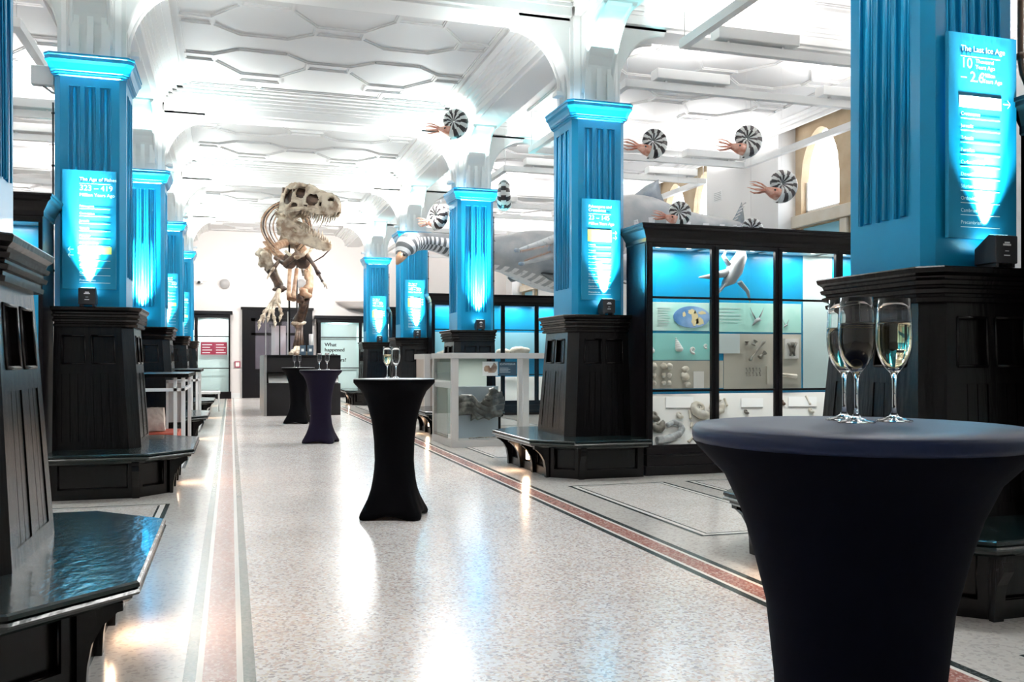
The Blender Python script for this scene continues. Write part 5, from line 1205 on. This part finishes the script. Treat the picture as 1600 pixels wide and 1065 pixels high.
# ------------------------------------------------------------------ far wall: door, cases, lamps
Yw = YBACK
r = thing('door_surround', 'black glazed double door in the far wall behind the skeleton', 'door', (.35, Yw, 0))
def wput(b, name, m, par=None): return put(b, name, m, par or r)
mb = MB(); mb.box((.35, Yw-.14, 0), (.63, Yw-.03, 2.62)); mb.box((2.32, Yw-.14, 0), (2.6, Yw-.03, 2.62)); mb.box((.35, Yw-.14, 2.62), (2.6, Yw-.03, 2.9)); mb.box((.31, Yw-.18, 2.9), (2.64, Yw-.03, 2.98)); wput(mb, 'frame', 'frame')
for i, x in enumerate((.63, 1.475)):
    a, b = x, x+.845; mb = MB(); y0, y1 = Yw-.10, Yw-.04
    mb.box((a, y0, 0), (b, y1, .95)); mb.box((a, y0, .95), (a+.14, y1, 2.62)); mb.box((b-.14, y0, .95), (b, y1, 2.62)); mb.box((a, y0, 2.52), (b, y1, 2.62)); mb.box((a, y0, 2.06), (b, y1, 2.14)); mb.box((a+.14, y0-.01, .2), (b-.14, y0, .8)); d = wput(mb, 'door_leaf', 'frame')
    for z0, z1 in ((.95, 2.06), (2.14, 2.52)): mb = MB(); pane(mb, [(a+.14, y0+.02, z0), (b-.14, y0+.02, z0), (b-.14, y0+.02, z1), (a+.14, y0+.02, z1)]); o = mb.build('pane', 'door_glass', d)
mb = MB(); mb.tube([(1.42, Yw-.13, 1.0), (1.42, Yw-.15, 1.1), (1.42, Yw-.13, 1.2)], .012, 6); wput(mb, 'handle', 'brass')
M_case = []
def wall_case(x0, x1, top_z, bays, note):
    r = thing('wall_case', note, 'display case', (x0, Yw-.4, 0)); yf = Yw-.42
    mb = MB(); mb.box((x0-.03, yf-.03, 0), (x1+.03, Yw-.04, .22)); put(mb, 'base', 'frame', r)
    mb = MB(); mb.box((x0, yf, top_z-.22), (x1, Yw-.04, top_z-.1)); mb.box((x0-.07, yf-.07, top_z-.1), (x1+.07, Yw-.04, top_z)); put(mb, 'crown_moulding', 'frame', r)
    mb = MB(); mb.box((x0, Yw-.08, .22), (x1, Yw-.04, top_z-.22)); put(mb, 'back_panel', 'pale_glass', r)
    w = (x1-x0)/bays
    for i in range(bays+1):
        mb = MB(); x = x0+i*w; mb.box((max(x0, x-.05), yf, .22), (min(x1, x+.05)+(.08 if i == 0 else 0), yf+.06, top_z-.22)); put(mb, 'stile', 'frame', r)
    mb = MB(); mb.box((x0, yf, .22), (x0+.03, Yw-.04, top_z-.22)); put(mb, 'side_panel', 'frame', r); mb = MB(); mb.box((x1-.03, yf, .22), (x1, Yw-.04, top_z-.22)); put(mb, 'side_panel', 'frame', r)
    for z in (.98, 2.0): mb = MB(); mb.box((x0+.03, yf+.01, z-.015), (x1-.03, yf+.04, z+.015)); put(mb, 'glazing_bar', 'frame', r)
    for i in range(bays):
        mb = MB(); a = x0+i*w+.05; pane(mb, [(a, yf+.03, .22), (a+w-.1, yf+.03, .22), (a+w-.1, yf+.03, top_z-.22), (a, yf+.03, top_z-.22)]); put(mb, 'pane', 'glass', r)
        area('case_light', (a+w/2, yf+.2, top_z-.24), (0, 0, 0), .5, .1, 16, (1, .99, .96))
wall_case(-2.1, -.02, 2.82, 2, 'black glazed wall case left of the far door, with a red panel'); wall_case(2.72, 5.6, 2.72, 2, 'black glazed wall case right of the far door asking about dinosaurs')
r = thing('red_text_panel', 'dark red panel with white text lines in the left far case', 'panel', (-.9, Yw-.3, 1.6)); mb = MB(); mb.box((-.92, Yw-.3, 1.42), (-.12, Yw-.29, 1.82)); put(mb, 'panel', 'red_panel', r)
mb = MB()
for i in range(2):
    for j in range(4): mb.box((-.88+.42*i, Yw-.305, 1.47+.085*j), (-.88+.42*i+.24+.06*((i+j) % 2), Yw-.301, 1.495+.085*j))
o = put(mb, 'text_lines', 'sign_white', r); o['kind'] = 'stuff'
r = thing('question_panel', 'white panel reading What happened to the dinosaurs?', 'panel', (3.0, Yw-.3, 1.5)); mb = MB(); mb.box((2.86, Yw-.3, .3), (4.05, Yw-.29, 2.45)); put(mb, 'panel', 'pale_glass', r)
mb = MB(); text(mb, 'What\nhappened\nto the\ndinosaurs?', .17, (2.98, Yw-.3, 1.70), (1, 0, 0), (0, 0, 1), spacing=1.0); text(mb, 'What\nhappened\nto the\ndinosaurs?', .17, (2.992, Yw-.301, 1.704), (1, 0, 0), (0, 0, 1), spacing=1.0); put(mb, 'lettering', 'ink', r)
for x, nt in ((351, 'left of the skeleton'), (471, 'behind the skeleton leg')):
    c_ = at(x, 443, Yw-.1); mb = MB(); mb.ball((c_.x, Yw-.08, c_.z), .16, 20, sc=(1, .5, 1)); tag(mb.build('wall_lamp', 'lamp_dome'), 'round grey wall lamp on the far wall, '+nt, 'lamp')
c_ = at(313, 438, Yw-.2); r = thing('security_camera', 'small white security camera high on the far wall at the left', 'camera', c_); mb = MB(); mb.box((c_.x-.2, Yw-.03, c_.z+.0), (c_.x+.2, Yw, c_.z+.5)); put(mb, 'back_plate', 'white_metal', r); mb = MB(); mb.box((c_.x-.1, Yw-.25, c_.z-.08), (c_.x+.06, Yw-.03, c_.z)); put(mb, 'housing', 'white_metal', r)
mb = MB(); mb.ball((c_.x-.04, Yw-.25, c_.z-.06), .05, 10); put(mb, 'lens', 'box', r)
c_ = at(371, 569, Yw); mb = MB(); mb.box((c_.x-.09, Yw-.06, c_.z-.1), (c_.x+.09, Yw, c_.z+.1)); mb.box((c_.x-.06, Yw-.065, c_.z-.07), (c_.x+.06, Yw-.06, c_.z+.07), 1); tag(mb.build('call_point', ['red_panel', 'board']), 'red and white alarm call point beside the far door', 'alarm')
mb = MB(); c_ = at(560, 478, Yw); mb.lathe([(0, 0), (.5, 0), (.62, .08), (.66, .12), (.85, .2), (.9, .26), (0, .26)], 32, (c_.x+.1, Yw-.02, c_.z-.1), cap=False); tag(mb.build('bracket_shelf', 'wall'), 'rounded cream moulded ledge on the far wall over the right case', 'ledge')

# ------------------------------------------------------------------ things beside the left benches
def stand(x0, x1, y0, y1, note):
    r = thing('display_stand', note, 'table', (x0, y0, 0), 0, 'white legged display stands')
    mb = MB(); mb.box((x0, y0, 1.03), (x1, y1, 1.08)); put(mb, 'table_top', 'black', r, .004)
    for x in (x0+.03, x1-.09):
        for y in (y0+.05, y1-.09): mb = MB(); mb.box((x, y, 0), (x+.045, y+.045, 1.03)); put(mb, 'leg', 'white_metal', r)
    mb = MB(); mb.box((x0+.03, y0+.05, .86), (x1-.05, y0+.08, .90)); put(mb, 'rail', 'white_metal', r); mb = MB(); mb.box((x1-.08, y0+.08, .86), (x1-.05, y1-.05, .90)); put(mb, 'rail', 'white_metal', r)
    mb = MB(); mb.box((x1-.18, y0+.05, 0), (x1-.14, y0+.09, 1.03)); put(mb, 'leg', 'white_metal', r)
    return r
stand(-2.0, -.50, 11.95, 13.9, 'black topped stand on white legs just behind the second left bench')
stand(-2.0, -.52, 17.4, 19.2, 'farther black topped stand on white legs, third bay on the left')
def block(c, s, seed, note):
    random.seed(seed); mb = MB(); n = 8; vs = {}; 
    import itertools
    bm = bmesh.new(); bmesh.ops.create_cube(bm, size=1); bmesh.ops.subdivide_edges(bm, edges=bm.edges, cuts=5, use_grid_fill=True)
    for v in bm.verts:
        v.co += Vector([random.uniform(-.02, .02) for _ in range(3)]); v.co = Vector((v.co.x*s[0]*(1-.12*(v.co.z+.5)), v.co.y*s[1], v.co.z*s[2]))+Vector(c)
    me = bpy.data.meshes.new('stone_block'); bm.to_mesh(me); bm.free(); me.materials.append(M['rock']); o = bpy.data.objects.new('stone_block', me); COL.objects.link(o); return tag(o, note, 'stone')
r = thing('red_display_base', 'low red display base behind the second left bench seat', 'base', (-1.08, 13.0, 0)); mb = MB(); mb.box((-1.5, 12.6, 0), (-.66, 13.4, .30)); put(mb, 'top', 'red_base', r, .01)
block((-.97, 12.95, .46), (.27, .26, .30), 3, 'rough pinkish stone block standing on the low red base')
r = thing('reading_stand', 'tilted grey reading panel on a white frame under the left stand', 'sign', (-.9, 14.0, 0))
mb = MB(); mb.slab([(-.86, 14.03, .35), (-.66, 14.03, .35), (-.66, 13.98, .92), (-.86, 13.98, .92)], [0, 1], [0, 1], set(), .02); put(mb, 'panel', 'steel', r); mb = MB(); mb.box((-.89, 13.94, .0), (-.86, 13.98, .94)); mb.box((-.66, 13.94, 0), (-.63, 13.98, .94)); mb.box((-.89, 13.94, .92), (-.63, 13.98, .96)); put(mb, 'frame', 'white_metal', r)
r = thing('white_stool', 'small white stool far down the left side by the far case', 'stool', (-.45, 23.5, 0)); mb = MB(); mb.box((-.75, 23.3, .42), (-.25, 23.8, .48)); put(mb, 'seat', 'white_metal', r, .01)
for x in (-.73, -.30):
    for y in (23.32, 23.74): mb = MB(); mb.box((x, y, 0), (x+.035, y+.035, .42)); put(mb, 'leg', 'white_metal', r)
mb = MB(); mb.box((-.75, 23.76, .48), (-.72, 23.8, .85)); put(mb, 'backrest', 'white_metal', r)
# floodlights and pipes by the columns
for sd, k_, z_, nt in ((-1, 1, 3.95, 'white square floodlight beside the second left column'), (1, 1, 3.92, 'small grey floodlight behind the second right column')):
    x = fx(sd, 1.05)+sd*.115; y = YC[k_]+(-.2 if sd < 0 else .3)
    r = thing('floodlight', nt, 'light', (x, y, z_)); mb = MB(); mb.box((x-.10, y-.05, z_-.08), (x+.10, y+.05, z_+.10)); put(mb, 'housing', 'white_metal', r, .008); mb = MB(); mb.tube([(x, y, z_-.08), (x-sd*.08, y, z_-.14), (x-sd*.155, y, z_-.14)], .012, 6); put(mb, 'bracket', 'steel', r)
for sd, k_ in ((-1, 1), (1, 2), (1, 3), (1, 4)):
    x = fx(sd, 1.05)+sd*.018; y = YC[k_]-.27; mb = MB(); mb.tube([(x, y, ZPL), (x, y, 3.7)], .009, 6)
    for z_ in (2.1, 2.6, 3.1, 3.6): mb.ball((x, y, z_), .016, 8)
    tag(mb.build('cable_conduit', 'cable'), 'thin dark conduit running up the outer side of the %s %s column' % (ORD[k_], SIDE[sd]), 'pipe')
x = fx(1, 1.05)+.07; y = YC[0]-.30; mb = MB(); mb.tube([(x, y, 5.0), (x, y, 2.98), (x+.015, y, 2.90), (x+.05, y, 2.84), (x+.12, y, 2.80)], .017, 8)
for z_ in (3.0, 3.35): mb.ball((x, y, z_), .028, 8)
tag(mb.build('copper_pipe', 'pipe'), 'brown pipe with bend at the far right edge beside the large column', 'pipe')
# vent on the right wall pier
mb = MB(); c_ = Vector((WX-.012, 16.3, 4.55)); mb.box((c_.x, c_.y-.15, c_.z-.1), (WX, c_.y+.15, c_.z+.1)); 
for i in range(5): mb.box((c_.x-.006, c_.y-.13, c_.z-.08+.035*i), (c_.x, c_.y+.13, c_.z-.065+.035*i), 1)
tag(mb.build('wall_vent', ['white_metal', 'steel']), 'small grey slatted vent high on the right wall', 'vent')
